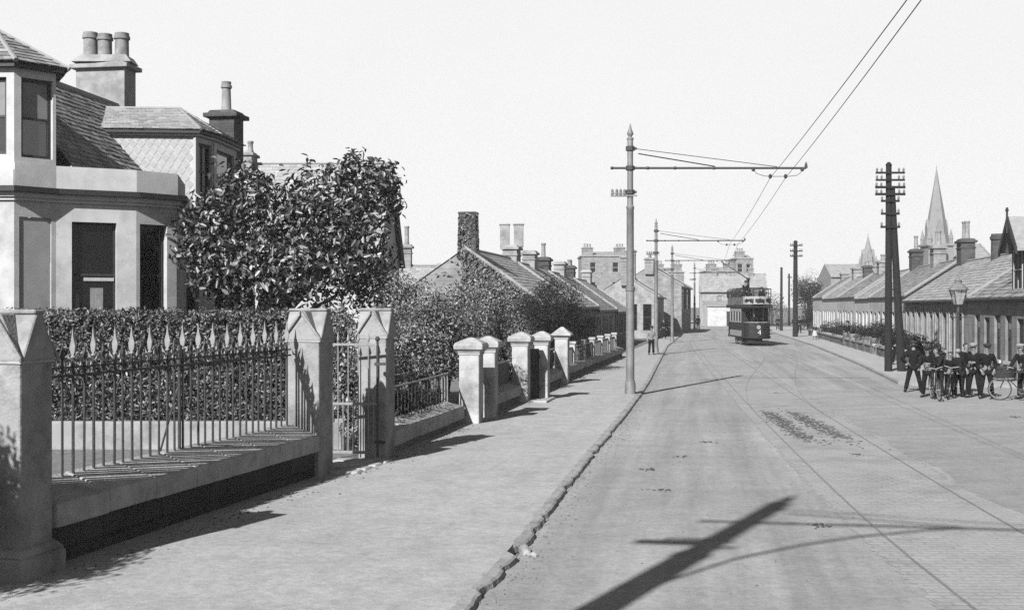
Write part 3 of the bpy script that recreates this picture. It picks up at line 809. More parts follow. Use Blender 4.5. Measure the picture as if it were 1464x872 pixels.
# ------------------------------------------------------------------ the villa
V = thing('villa', 'pale villa with bay windows, slate roof and dormers behind the hedge', 'house', (-10, 31, 0), 0, None, world=True)
A00, A1, A2, A3, A4, A5, A6, A7 = (-20, 28.1), (-11.62, 27.75), (-10.93, 28.5), (-9.29, 29.4), (-8.53, 30.25), (-9.1, 33.0), (-8.6, 37.8), (-18, 39)
edges = [(A00, A1), (A1, A2), (A2, A3), (A3, A4), (A4, A5), (A5, A6), (A6, A7)]
ops = {1: [(.12, .9, 2.2, 4.9)], 2: [(.36, 1.4, 2.3, 4.84)], 3: [(.1, .86, 2.3, 4.84)], 5: [(.15, 1.15, 2.3, 4.6), (2.4, 3.4, 2.4, 4.6)]}
mb = MB(); rends = MB()
for i, (a, b) in enumerate(edges):
    f = Face(a, b); f.wall(mb, 0, 5.5, ops.get(i, ()), rev=.04 if i == 1 else .2)
mb.build('wall', m_harl, V)
f1 = Face(A1, A2); mb = MB(); f1.bar(mb, .13, .89, 2.2, 4.89, .035, .06); mb.build('blind_panel', m_panel, V)
for i, b in ((2, 0), (3, .0), (5, .55)):
    f = Face(*edges[i])
    for q in ops[i]:
        w = f.window(V, *q, t=.15, fm=m_sash_d, fw=.055, sill=m_stone_pale, blind=b)
        # a patterned net curtain in the lower sash
        if i == 2:
            cb = MB(); f.bar(cb, q[0] + .45, q[0] + .75, 2.3, 3.25, .178, .183); f.bar(cb, q[0] + .1, q[0] + .2, 2.3, 3.1, .178, .183); cb.build('net_curtain', m_curtain, w)
            cb = MB(); f.bar(cb, q[0] + .3, q[1] - .04, 3.42, 3.5, .13, .2); cb.build('sash_rail', m_sash_w, w)
# cornice, gutter and parapet following the bays
def band(es, z0, z1, out, inn=.1):
    mb = MB()
    pts = [es[0][0]] + [e[1] for e in es]
    offs = []
    for k, p in enumerate(pts):
        ns = []
        if k > 0: ns.append(Face(*es[k - 1]).n)
        if k < len(es): ns.append(Face(*es[k]).n)
        n = sum(ns, Vector((0, 0, 0))).normalized(); sc = 1 / max(.5, n.dot(ns[0]))
        offs.append((n, sc))
    for k in range(len(es)):
        a, b = pts[k], pts[k + 1]; (na, sa), (nb, sb) = offs[k], offs[k + 1]
        q = [(a[0] + na.x * out * sa, a[1] + na.y * out * sa), (b[0] + nb.x * out * sb, b[1] + nb.y * out * sb), (b[0] - nb.x * inn, b[1] - nb.y * inn), (a[0] - na.x * inn, a[1] - na.y * inn)]
        mb.prism(q, z0, z1)
    return mb
bay = edges[:5]
band(bay, 5.28, 5.36, .06).build('frieze', m_stone_pale, V)
band(bay, 5.36, 5.47, .12).build('cornice', m_stone_pale, V)
band(bay, 5.474, 5.6, .26).build('cornice', m_trim, V)
band(bay[1:], 5.604, 6.16, .03, .2).build('parapet', m_stone_pale, V)
band(bay[:1], 5.604, 6.0, .03, .2).build('parapet', m_stone_pale, V)
band(edges[5:6], 5.3, 5.42, .1).build('cornice', m_stone_pale, V); band(edges[5:6], 5.424, 5.56, .22).build('cornice', m_trim, V)
mb = MB(); mb.poly([(*p, 5.7) for p in (A00, A1, A2, A3, A4, A5, (-11.5, 34), (-20, 34))]); mb.build('flat_roof', m_lead, V)
# main roof
E0, E1 = (-10.6, 29.75, 5.75), (-8.78, 38.0, 5.62); R0, R1 = (-13.1, 29.95, 9.0), (-12.2, 37.0, 9.0)
mb = MB(); mb.slates(E0, E1, R1, R0, .2, .26, .035, .02)
mb.add([E0, E1, R1, R0, (-16.5, 28.5, 5.6), (-15.5, 38, 5.6)], [(0, 1, 2, 3), (3, 2, 5, 4)])
mb.build('roof', m_slate, V)
mb = MB(); mb.tube([R0, R1], .09, 8); mb.build('ridge_tile', m_lead, V)
mb = MB(); mb.poly([(-8.78, 38, 5.5), (-12.2, 37.02, 8.98), (-15.5, 38, 5.5)]); mb.poly([(-8.78, 38, 5.55), (-15.5, 38, 5.55), (-15.5, 38, 0), (-8.7, 38, 0)]); mb.build('gable', m_harl, V)
# upper floor of the nearer bay, under its own hipped roof
U = [((-16, 27.95), A1), (A1, A2), (A2, (-11.7, 29.6))]
mb = MB()
uo = {0: [(3.3, 4.2, 6.35, 8.15)], 1: [(.17, .94, 6.3, 8.17)]}
for i, (a, b) in enumerate(U): Face(a, b).wall(mb, 5.95, 8.37, uo.get(i, ()), rev=.14)
db = mb.build('dormer', m_stone_pale, V)
for i in (0, 1):
    for q in uo[i]: Face(*U[i]).window(V, *q, t=.1, fm=m_sash_d, gm=m_glass_l, fw=.08, blind=.5)
band(U, 8.37, 8.49, .16).build('cornice', m_trim, V)
ee = .24
P4 = [(-16, 27.95 - ee, 8.495), (A1[0] + ee * .6, A1[1] - ee, 8.495), (A2[0] + ee + .05, A2[1] + .1, 8.495), (-11.5, 30.2, 8.495), (-16, 30.2, 8.495)]
AP = (-12.5, 28.7, 9.5); AQ = (-16, 28.8, 9.5)
mb = MB(); mb.slates(P4[0], P4[1], AP, AQ, .2, .26); mb.slates(P4[1], P4[2], AP, AP, .2, .26); mb.slates(P4[2], P4[3], AP, AP, .2, .26)
mb.add(P4 + [AP, AQ], [(0, 1, 5, 6), (1, 2, 5), (2, 3, 5), (3, 4, 6, 5)]); mb.build('roof', m_slate, V)
mb = MB(); mb.tube([P4[1], AP], .06, 6); mb.tube([P4[2], AP], .06, 6); mb.build('ridge_tile', m_lead, V)
# far dormer: slate-hung cheek, canted front
D0, D1, D2, D3 = (-11.9, 33.75), (-9.04, 34.0), (-8.78, 35.0), (-8.62, 37.2)
DE = [(D0, D1), (D1, D2), (D2, D3), (D3, (-11.9, 37.4))]
mb = MB(); do = {1: [(.12, .92, 5.9, 7.5)], 2: [(.25, 1.95, 5.9, 7.45)]}
for i, (a, b) in enumerate(DE): Face(a, b).wall(mb, 5.5, 7.66, do.get(i, ()), rev=.12)
mb.build('dormer', m_stone_pale, V)
f = Face(D0, D1); sl = MB()                       # diamond slate hanging on the cheek
for r_ in range(11):
    for c_ in range(13):
        a = .1 + c_ * .225 + (r_ % 2) * .112; z = 5.72 + r_ * .19
        if a > f.L - .12: continue
        sl.add([f.p(a - .13, -.008, z), f.p(a, -.009, z - .14), f.p(a + .13, -.008, z), f.p(a, -.006, z + .14)], [(0, 1, 2, 3)])
sl.build('slate_hanging', mat('pale_cheek_slate', .6, .5, 4, .85, .2, 30, island=.035), V)
for i in (1, 2):
    for q in do[i]: Face(*DE[i]).window(V, *q, t=.08, fm=m_sash_d, gm=m_glass_l if i == 2 else None, fw=.07, mull=1 if i == 1 else 0)
mb = MB(); Face(*DE[1]).bar(mb, -.06, .1, 5.6, 7.62, -.03, .05); Face(*DE[2]).bar(mb, -.05, .2, 5.6, 7.62, -.03, .05); mb.build('corner_post', m_sash_w, V)
band(DE[:3], 7.66, 7.72, .12).build('cornice', m_sash_w, V); band(DE[:3], 7.724, 7.82, .2).build('cornice', m_trim, V)
Q = [(-12.0, 33.5, 7.83), (-8.84, 33.78, 7.83), (-8.52, 34.95, 7.83), (-8.36, 37.4, 7.83), (-12, 37.6, 7.83)]
ra, rb = (-12.2, 35.5, 8.72), (-9.95, 35.6, 8.72)
mb = MB(); mb.slates(Q[0], Q[1], rb, ra, .17, .22, .03); mb.slates(Q[1], Q[2], rb, rb, .17, .22, .03); mb.slates(Q[2], Q[3], rb, rb, .17, .22, .03)
mb.add(Q + [ra, rb], [(0, 1, 6, 5), (1, 2, 6), (2, 3, 6), (3, 4, 5, 6)]); mb.build('roof', m_slate_l, V)
mb = MB(); mb.tube([ra, rb], .05, 6); mb.tube([rb, Q[1]], .045, 6); mb.tube([rb, Q[2]], .045, 6); mb.extr([(-11.95, 33.55, 8.03), (-12.3, 35.3, 8.75), (-12.55, 35.3, 8.8), (-12.2, 33.5, 8.05)], (0, 0, .04)); mb.build('ridge_tile', m_lead, V)
c = chimney(V, (-12.72, 37.25), (1.62, .75), 7.2, 10.2, [], m_chim, m_pot, R(-9), cap=.14, bandz=False)
for i, (u, hh) in enumerate(((-.5, 1.0), (-.05, .95), (.48, .98))):
    pb = MB(); pb.lathe([(.34, 0), (.24, .1), (.22, .14), (.21, hh - .2), (.25, hh - .19), (.25, hh - .1), (.215, hh - .09), (.225, hh), (.15, hh), (.15, hh - .2)], (-12.7 + u, 37.25, 10.36), 14); pb.build('chimney_pot', m_pot, c, smooth='auto')
mb = MB(); mb.extr([(-13.65, 36.8, 10.38), (-11.8, 36.8, 10.38), (-12.0, 36.95, 10.62), (-13.4, 36.95, 10.62)], (0, .8, 0)); mb.build('chimney_cap', m_chim, c)
c = chimney(V, (-9.2, 38.3), (.84, .8), 4.6, 8.85, [], m_chim_d, m_pot, R(-9), cap=.14, bandz=False)
pb = MB(); pb.lathe([(.26, 0), (.2, .1), (.16, .16), (.14, .8), (.18, .82), (.18, .9), (.15, .92), (.16, 1.02), (.1, 1.02)], (-9.2, 38.3, 9.0), 12); pb.build('chimney_pot', m_pot, c, smooth='auto')

# ------------------------------------------------------------------ large-leaved tree beyond the hedge, and bushes
def lob(px, py, r, Y, dy=0, ry=None):
    s = Y / F; return ((XX(px, Y + dy), Y + dy, ZZ(py, Y + dy)), (r * s, (ry or r * .95) * s, r * s * .95))
def plant(name, label, cat, lobes, n, size, m, base, group=None, trunk=None, clumps=14, core=.62, cr=.42, **k):
    o = thing(name, label, cat, (base[0], base[1], .03), 0, group)
    off = (base[0], base[1], .03)
    P, N = clump_points(lobes, n, clumps, cr)
    keep = P[:, 2] > .05; P, N = P[keep], N[keep]
    crown = leaves('crown' if trunk else 'foliage', P, N, size, m, o, off, **k)
    if trunk:
        r0, ht = trunk; mb = MB()
        mb.tube([(0, 0, -.1), (.03, .02, ht * .5), (-.04, 0, ht)], [r0 * 1.3, r0, r0 * .85], 9)
        for c, r in lobes:
            q = Vector(c) - Vector(off); s = Vector((-.04, 0, ht * random.uniform(.7, 1)))
            md = s.lerp(q, .5) + Vector((random.uniform(-.15, .15), random.uniform(-.15, .15), .12))
            mb.tube([s, md, q], [r0 * .5, r0 * .32, r0 * .12], 6)
            for j in range(4):
                e = q + Vector((random.uniform(-1, 1) * r[0], random.uniform(-1, 1) * r[1], random.uniform(-.4, .9) * r[2])) * .75
                mb.tube([q.lerp(md, .3), q.lerp(e, .6) + Vector((0, 0, .05)), e], [r0 * .16, r0 * .1, r0 * .04], 4)
        mb.build('trunk', m_bark, o, smooth=True)
    else:
        mb = MB()
        for c, r in lobes:
            q = Vector(c) - Vector(off)
            for j in range(5):
                e = q + Vector((random.uniform(-1, 1) * r[0], random.uniform(-1, 1) * r[1], random.uniform(-.2, .8) * r[2])) * .7
                mb.tube([(q.x * .3 + random.uniform(-.1, .1), q.y * .3, -.05), (q.x * .7, q.y * .7, q.z * .5), e], [.035, .022, .008], 4)
        mb.build('stem', m_bark, o)
    return o
Y0 = 30.5
lobes = [lob(346, 292, 48, Y0), lob(300, 335, 45, Y0 - .4), lob(332, 385, 48, Y0 - .8), lob(402, 332, 52, Y0 + .3), lob(392, 385, 52, Y0 - .7), lob(468, 300, 60, Y0), lob(518, 272, 44, Y0 + .2),
         lob(545, 258, 20, Y0), lob(512, 345, 50, Y0 - .5), lob(455, 380, 58, Y0 - 1), lob(520, 400, 36, Y0 - .2), lob(276, 372, 24, Y0 - 1), lob(290, 395, 18, Y0 - 1), lob(560, 285, 14, Y0), lob(566, 262, 8, Y0), lob(552, 243, 8, Y0), lob(270, 345, 14, Y0 - .6), lob(318, 262, 13, Y0), lob(372, 258, 10, Y0), lob(470, 240, 9, Y0), lob(568, 300, 7, Y0), lob(345, 248, 17, Y0), lob(500, 242, 18, Y0), lob(428, 285, 16, Y0 + .3), lob(300, 300, 22, Y0)]
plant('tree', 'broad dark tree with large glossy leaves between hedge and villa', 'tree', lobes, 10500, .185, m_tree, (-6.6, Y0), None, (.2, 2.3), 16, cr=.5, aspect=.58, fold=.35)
lob2 = [lob(600, 450, 40, 30), lob(560, 470, 40, 28.5), lob(640, 478, 42, 31), lob(655, 458, 40, 33.5), lob(688, 450, 36, 37), lob(600, 500, 40, 28), lob(628, 500, 38, 31), lob(690, 484, 32, 37), lob(560, 415, 28, 30), lob(648, 447, 26, 32), lob(704, 428, 24, 36), lob(520, 500, 30, 27.5)]
plant('bush', 'wide leafy bush behind the first limewashed gateposts', 'bush', lob2[:2] + lob2[2:4] + lob2[5:7] + lob2[8:10], 19000, .085, m_bush, (-1.9, 30.5), 'garden shrubs', None, 16, cr=.5)
plant('bush', 'paler loose bush growing up against the ivy-clad gable', 'bush', [lob2[4], lob2[7], lob2[10], lob(722, 498, 22, 39)], 9500, .08, m_bush, (.4, 35.8), 'garden shrubs', None, 14, cr=.5)
l3 = [lob(792, 440, 36, 48), lob(822, 452, 27, 49.5), lob(770, 465, 28, 47), lob(800, 482, 28, 48.5), lob(838, 466, 16, 50.5), lob(786, 415, 19, 48), lob(766, 440, 25, 47)]
plant('bush', 'dense dark rounded shrub in front of the low cottage doors', 'bush', l3, 12000, .085, m_dkbush, (1.7, 48.2), 'garden shrubs', None, 16, cr=.5)
l4 = [((-3.2, 24.2, .9), (.9, .7, .9)), ((-2.6, 25.6, .8), (.8, .7, .8)), ((-2.3, 27, .7), (.8, .7, .7)), ((-3.6, 26.5, 1.2), (1, .9, 1.1))]
plant('bush', 'very dark low shrub in shade behind the plain iron rail', 'bush', l4, 6000, .09, m_dkbush, (-2.8, 25.6), 'garden shrubs', None, 14, cr=.5)
l5 = [((-3.25, 22.9, 2.0), (.55, .5, .75)), ((-3.0, 22.9, 1.1), (.5, .5, .8)), ((-3.4, 23.3, 2.4), (.5, .4, .4))]
plant('bush', 'light leafed climbing shrub seen through the bars of the open gate', 'bush', l5, 2600, .09, m_bush, (-3.1, 22.9), 'garden shrubs', None, 12, cr=.5)

plant('bush', 'tall dense bush added out of view to shade the big stained gatepost', 'bush', SHADE_BUSH, 15000, .1, m_dkbush, (-6.5, 9.1), None, None, 14, cr=.5)
# ------------------------------------------------------------------ cottages
def cottage(name, label, A, B, D, ze, zr, wm, rm, ops, group=None, chims=(), eave=.22, cat='cottage', sm=None, slate=(.26, .34), skew=True, gops=(), base=0., doorm=None, fm=None, zoff=0, verge=.04):
    """A->B is the street front (outside on its right); gabled at both ends"""
    f = Face(A, B); n = f.n; L = f.L
    o = thing(name, label, cat, (A[0], A[1], 0), 0, group, world=True)
    mb = MB(); f.wall(mb, base, ze, [q[1:5] for q in ops], rev=.16)
    b0 = Vector((*A, 0)) - n * D; b1 = Vector((*B, 0)) - n * D
    Face(B, b1).wall(mb, base, ze); Face(b1, b0).wall(mb, base, ze)
    g = Face(b0, A); g.wall(mb, base, ze, [q[1:5] for q in gops], rev=.14)
    mA, mB_ = Vector((*A, 0)) - n * (D / 2), Vector((*B, 0)) - n * (D / 2)
    for p, q, r in ((b0, A, mA), (B, b1, mB_)):
        mb.poly([(p[0], p[1], ze), (q[0], q[1], ze), (r[0], r[1], zr)])
    mb.build('wall', wm, o)
    sl = (zr - ze) / (D / 2); ev = n * eave; dz = -sl * eave
    a = Vector((A[0], A[1], ze)) + ev + Vector((0, 0, dz + .06)); b = Vector((B[0], B[1], ze)) + ev + Vector((0, 0, dz + .06))
    ra = Vector((mA.x, mA.y, zr + .06)); rb = Vector((mB_.x, mB_.y, zr + .06))
    c = b0 + Vector((0, 0, ze)) - ev + Vector((0, 0, dz + .06)); d = b1 + Vector((0, 0, ze)) - ev + Vector((0, 0, dz + .06))
    d1 = f.d * verge; a -= d1; ra -= d1; c -= d1; b += d1; rb += d1; d += d1
    mb = MB(); mb.slates(a, b, rb, ra, slate[0], slate[1], .03, .014)
    up = Vector((0, 0, .05))
    mb.add([a, b, rb, ra, a - up, b - up, rb - up, ra - up], [(0, 1, 2, 3), (4, 7, 6, 5), (0, 4, 5, 1), (1, 5, 6, 2), (3, 7, 4, 0)])
    mb.add([d, c, ra, rb, d - up, c - up], [(0, 1, 2, 3), (0, 4, 5, 1)])
    rf = mb.build('roof', rm, o)
    mb = MB(); mb.tube([ra + up * .6, rb + up * .6], .07, 6); mb.build('ridge_tile', m_lead, o)
    if skew:
        mb = MB()
        for p, r, dd in ((a, ra, f.d), (b, rb, -f.d)):
            mb.extr([p + Vector((0, 0, .02)), r + Vector((0, 0, .02)), r + Vector((0, 0, .16)), p + Vector((0, 0, .16))], dd * .22)
        mb.build('skew', sm or m_chim, o)
    mb = MB(); e = n * (eave + .02); z = ze + dz
    mb.tube([Vector((A[0], A[1], z)) + e, Vector((B[0], B[1], z)) + e], .06, 6); mb.build('gutter', m_trim, o)
    for q in ops:
        if q[0] == 'win': f.window(o, *q[1:5], t=.1, fm=fm or m_sash_w, sill=m_stone_pale, curtain=None, blind=random.choice((0, .3, .45)), mull=1)
        elif q[0] == 'shop': f.window(o, *q[1:5], t=.1, fm=m_sash_d, sash=False, mull=2, name='dark_front_pane')  # wide dark panes, used only to paint a shaded front
        else:
            mb = MB(); f.bar(mb, q[1] + .01, q[2] - .01, q[3], q[4] - .01, .09, .13); dr = mb.build('door', doorm or m_wood_d, o)
            kb = MB(); p = f.p(q[2] - .14, .06, q[3] + 1.0); kb.ball(p, .035, 7, 5); kb.build('handle', m_iron_l, dr)
    for q in gops: g.window(o, *q[1:5], t=.08, fm=m_sash_d, name='window')
    for (t, dd, ln, zt, pots, cm, ph) in chims:         # t along front, length, top, pots
        p = mA + f.d * t
        chimney(o, (p.x, p.y), (dd, ln) if abs(f.d.y) > .7 else (ln, dd), zr - .8, zt, pots, cm, m_pot, -math.atan2(f.d.x, f.d.y) if f.d.y > 0 else -math.atan2(-f.d.x, -f.d.y), pot_h=ph)
    return o
def rops(L, door=(1.2,), wins=(), zt=2.25, base=0., ww=1.0):
    r = [('door', a, a + .95, base + .05, base + 2.1) for a in door] + [('win', a, a + ww, base + .85, base + zt) for a in wins]
    return [q for q in r if q[2] < L - .1]

# left row, running away from the ivy-clad gable
lf = lambda y: 1.1 + .18 * (y - 50)
LR = [(50, 61, 3.0, 5.2), (61, 72, 2.85, 5.05), (72, 84, 2.65, 4.9), (84, 95.5, 2.5, 4.75)]
Lab = ['ivy-clad gabled cottage with one tall rough chimney on its gable', 'low slated cottage with two tall chimney pots, next beyond the ivy-clad gable',
       'low slated cottage beyond the ivy gable with a squat wide chimney and one black pot', 'last low slated cottage before the gabled shop, dark eaves clear of the shrub']
o2 = thing
Cw = [m_chim_p, m_rubble, m_chim, m_ashlar]
for i, (ya, yb, ze, zr) in enumerate(LR):
    L = math.hypot(yb - ya, lf(yb) - lf(ya))
    ch = {0: [], 1: [(.3, .75, 1.2, 5.75, [], m_chim, .9), (6.2, .7, 1.1, 5.75, [], m_chim, .5)], 2: [(.4, .7, 1.2, 5.6, [(-.1, .3)], m_chim_d, .85), (7.5, .7, 1.2, 5.6, [], m_chim, .5)], 3: [(.3, .7, 1.0, 5.5, [(0, -.2), (0, .25)], m_chim_d, .4), (10.8, .7, 1.1, 5.5, [], m_chim, .4)]}[i]
    C = cottage('cottage', Lab[i], (lf(ya), ya), (lf(yb), yb - .02), 6.4, ze, zr, Cw[i], m_slate_l if i != 2 else m_slate, rops(L, (2.2, 6.6), (.6, 4.0, 5.2, 8.4, 9.7), 2.15), 'low slated cottages beyond the ivy gable', ch, doorm=m_wood_d)
    if i == 1:
        cs = [q for q in C.children if q.name.startswith('chimney')]
        p = cs[0]; f = Face((lf(ya), ya), (lf(yb), yb)); mm = Vector((lf(ya), ya, 0)) - f.n * 3.2 + f.d * .3
        for v in (-.36, .36):
            pb = MB(); pb.box((mm.x + v, mm.y + .02, 6.45), (.5, .5, 1.15)); pb.box((mm.x + v, mm.y + .02, 7.05), (.58, .58, .1)); pb.build('chimney_pot', m_chim, p, bevel=.03)
    if i == 0:
        f = Face((lf(ya), ya), (lf(yb), yb)); mm = Vector((lf(ya), ya, 0)) - f.n * 3.2 + f.d * .35
        mb = MB(); mb.box((mm.x + .12, mm.y, 5.6), (.86, .7, 2.4), R(-10), taper=.86); mb.box((mm.x + .12, mm.y, 6.78), (.8, .66, .1), R(-10)); mb.build('chimney', m_chim_d, C, bevel=.03)
        chim0 = mm
# ivy over the right half of that gable and its chimney
A = Vector((lf(50), 50, 0)); n = Face((lf(50), 50), (lf(61), 61)).n; d = Vector((-n.y, n.x, 0))
P, N = [], []
while len(P) < 5200:
    a = random.uniform(-.1, 6.3); z = random.uniform(.3, 5.3)
    zmax = 3.0 + 2.25 * (1 - abs(a - 3.2) / 3.2)
    if z > zmax + .05: continue
    if a > 3.25 + random.gauss(0, .12) and random.random() < .985: continue
    q = A - n * a - d * random.uniform(.02, .22); P.append((q.x, q.y, z)); N.append((-d.x, -d.y, .35))
for i in range(1100):
    z = random.uniform(4.8, 6.75); a = random.uniform(0, 6.28)
    P.append((chim0.x + .12 + .43 * (1.06 - .06 * (z - 4)) * max(-1, min(1, 1.4 * math.cos(a))), chim0.y + .38 * max(-1, min(1, 1.4 * math.sin(a))), z)); N.append((math.cos(a), math.sin(a), .3))
o = thing('ivy', 'thick ivy covering the right half of the cottage gable and its chimney', 'ivy', (A.x, A.y, 0))
leaves('leaves', P, N, .15, m_ivy, o, (A.x, A.y, 0), jitter=.45)
mb = MB()
for a in (.6, 1.3, 2.0, 2.7, 3.1):
    q = A - n * a - d * .03 - A; mb.tube([(q.x, q.y, 0), (q.x + random.uniform(-.2, .2), q.y, 1.6), (q.x - .2, q.y, 3.2)], [.05, .035, .015], 5)
mb.build('stem', m_bark, o)

# the house behind the big tree: ridge across the street, dark gable to the street
o = cottage('house', 'tall slate-roofed house behind the broad tree, its dark gable towards the street', (-16.3, 53.1), (-6.15, 52.9), 9.9, 5.0, 9.66, m_harl, m_slate_l, [('win', 2.5, 3.6, 1.6, 3.4), ('win', 5.4, 6.5, 1.6, 3.4)], None, [(3.2, .9, 1.2, 10.1, [(0, -.25), (0, .25)], m_chim, .5)], cat='house', slate=(.25, .32), verge=.3, skew=False)
mb = MB(); mb.extr([(-5.78, 52.5, 4.85), (-5.78, 57.9, 9.77), (-5.78, 63.2, 4.85), (-5.78, 62.9, 4.6), (-5.78, 57.9, 9.3), (-5.78, 52.8, 4.6)], (-.06, 0, 0)); mb.build('bargeboard', m_trim, o)
mb = MB(); mb.extr([(-6.08, 53.05, .1), (-6.08, 62.7, .1), (-6.08, 62.7, 4.95), (-6.08, 57.9, 9.55), (-6.08, 53.05, 4.95)], (-.03, 0, 0)); mb.build('gable_shade', mat('shaded_gable', .07, .045, 4, .8, .3), o)  # dark sheet over the pale gable, its shade put into the colour
o = cottage('house', 'small roof and thin tall chimney between the dark gable and ivy cottage', (-9.5, 66.5), (-4.3, 66.3), 6, 3.3, 5.1, m_harl, m_slate_l, [('win', 2, 3, 1, 2.4)], None, [(3.25, .55, .6, 6.2, [(0, 0)], m_chim_p, 1.15)], cat='house')

# taller buildings further on, left
o = cottage('house', 'gabled shop at the kerb beyond the low cottages, dark windows in its end', (12.55, 103), (15.2, 119), 5.4, 3.7, 5.4, m_chim, m_slate, rops(16, (3, 9), (1, 5, 7), 2.3), 'taller houses near the street end', [(.4, .8, 1.5, 7.0, [(0, -.4), (0, .4)], m_chim_p, .4), (8, .7, 1.5, 7.9, [(0, -.5), (0, 0), (0, .5)], m_chim_p, .4)], gops=[('win', 3.0, 3.7, .7, 3.0), ('win', 4.2, 4.95, .7, 3.0), ('win', 1.4, 2.1, .7, 2.8)], cat='shop', slate=(.35, .5))
o = cottage('house', 'two-storey house with plain pale gable and a dark street front', (17.4, 122), (20.9, 139), 6.6, 4.9, 6.9, m_chim_p, m_slate, [('shop', .6, 8, 2.5, 4.7), ('shop', 9, 16, 2.5, 4.7), ('door', 3, 4, .1, 2.2)], 'taller houses near the street end', [(.5, .9, 1.6, 7.6, [(0, -.4), (0, .1), (0, .5)], m_chim_p, .5)], cat='house', slate=(.4, .6))  # wide dark panes stand in for the shade on the street front
o = cottage('house', 'pale houses with a broad low roof closing the street end', (27.8, 176), (37.5, 174.6), 8, 5.0, 7.6, m_chim, m_slate_far, [('win', 2.5, 3.3, 3.0, 4.4), ('win', 5.0, 5.8, 3.0, 4.4), ('win', 7.6, 8.4, 3.0, 4.4), ('door', 3.4, 4.4, .1, 2.1), ('win', 6, 7, .9, 2.2)], 'distant buildings at the end of the street', [(2.2, .8, 1.2, 8.4, [(-.2, 0), (.2, 0)], m_chim_p, .5), (7.6, .8, 1.2, 8.4, [(-.2, 0), (.2, 0)], m_chim_p, .5)], cat='house', slate=(.5, .8))
mb = MB(); mb.box((29.5, 171, 1.4), (3.4, 4, 2.8)); wh = thing('outbuilding', 'small white lean-to shed in front of the street-end houses', 'shed', (29.5, 171, 0), 0, None, world=True); mb.build('wall', m_stone_pale, wh)
mb = MB(); mb.extr([(27.7, 168.8, 2.8), (31.3, 168.8, 2.8), (31.3, 173.2, 3.5), (27.7, 173.2, 3.5)], (0, 0, .12)); mb.build('roof', m_slate_far, wh)
mb = MB(); mb.box((30.9, 168.97, 1.05), (.8, .08, 2.1)); mb.build('door', m_wood_d, wh)
def block(label, x0, x1, y0, y1, zt, m, chims, floors, group='distant buildings at the end of the street'):
    o = thing('tenement', label, 'tenement', ((x0 + x1) / 2, y0, 0), 0, group, world=True)
    f = Face((x0, y0), (x1, y0)); nW = max(2, int((x1 - x0) / 2.4)); ops = []
    for j in range(floors):
        zb = zt - .9 - 1.5 - j * 2.9
        for i in range(nW): a = (i + .5) / nW * (x1 - x0); ops.append((a - .45, a + .45, zb, zb + 1.5))
    mb = MB(); f.wall(mb, 0, zt, ops); Face((x1, y0), (x1, y1)).wall(mb, 0, zt); Face((x1, y1), (x0, y1)).wall(mb, 0, zt); Face((x0, y1), (x0, y0)).wall(mb, 0, zt)
    mb.build('wall', m, o)
    for q in ops: f.window(o, *q, t=.1, fm=m_sash_w, fw=.07)
    mb = MB(); mb.box(((x0 + x1) / 2, (y0 + y1) / 2, zt + .08), (x1 - x0 + .3, y1 - y0 + .3, .2)); mb.extr([(x0 + .2, y0 + .4, zt + .18), (x1 - .2, y0 + .4, zt + .18), (x1 - .2, (y0 + y1) / 2, zt + .9), (x0 + .2, (y0 + y1) / 2, zt + .9)], (0, .2, 0)); mb.build('roof', m_slate_far, o)
    for cx in chims: chimney(o, (cx, y0 + 1), (1.6, .9), zt, zt + 1.2, [(-.4, 0), (0, 0), (.4, 0)], m_chim_p, m_pot, pot_h=.5)
block('pale distant tenement rising over the low cottage roofs', 10.3, 17.0, 176, 185, 10.2, m_chim_p, (11.2, 16), 2)
block('square distant tenement just above and behind the tram', 39.5, 42.6, 210, 218, 11.2, m_chim_p, (40.4,), 3)
block('low distant tenement beside the street-end houses', 22.5, 27.5, 190, 198, 8.2, m_chim_p, (23.5, 26.4), 2)
block('pale distant tenement behind the roof of the street-end houses', 33.5, 38.6, 205, 212, 8.8, m_chim_p, (34.5, 37.5), 2)

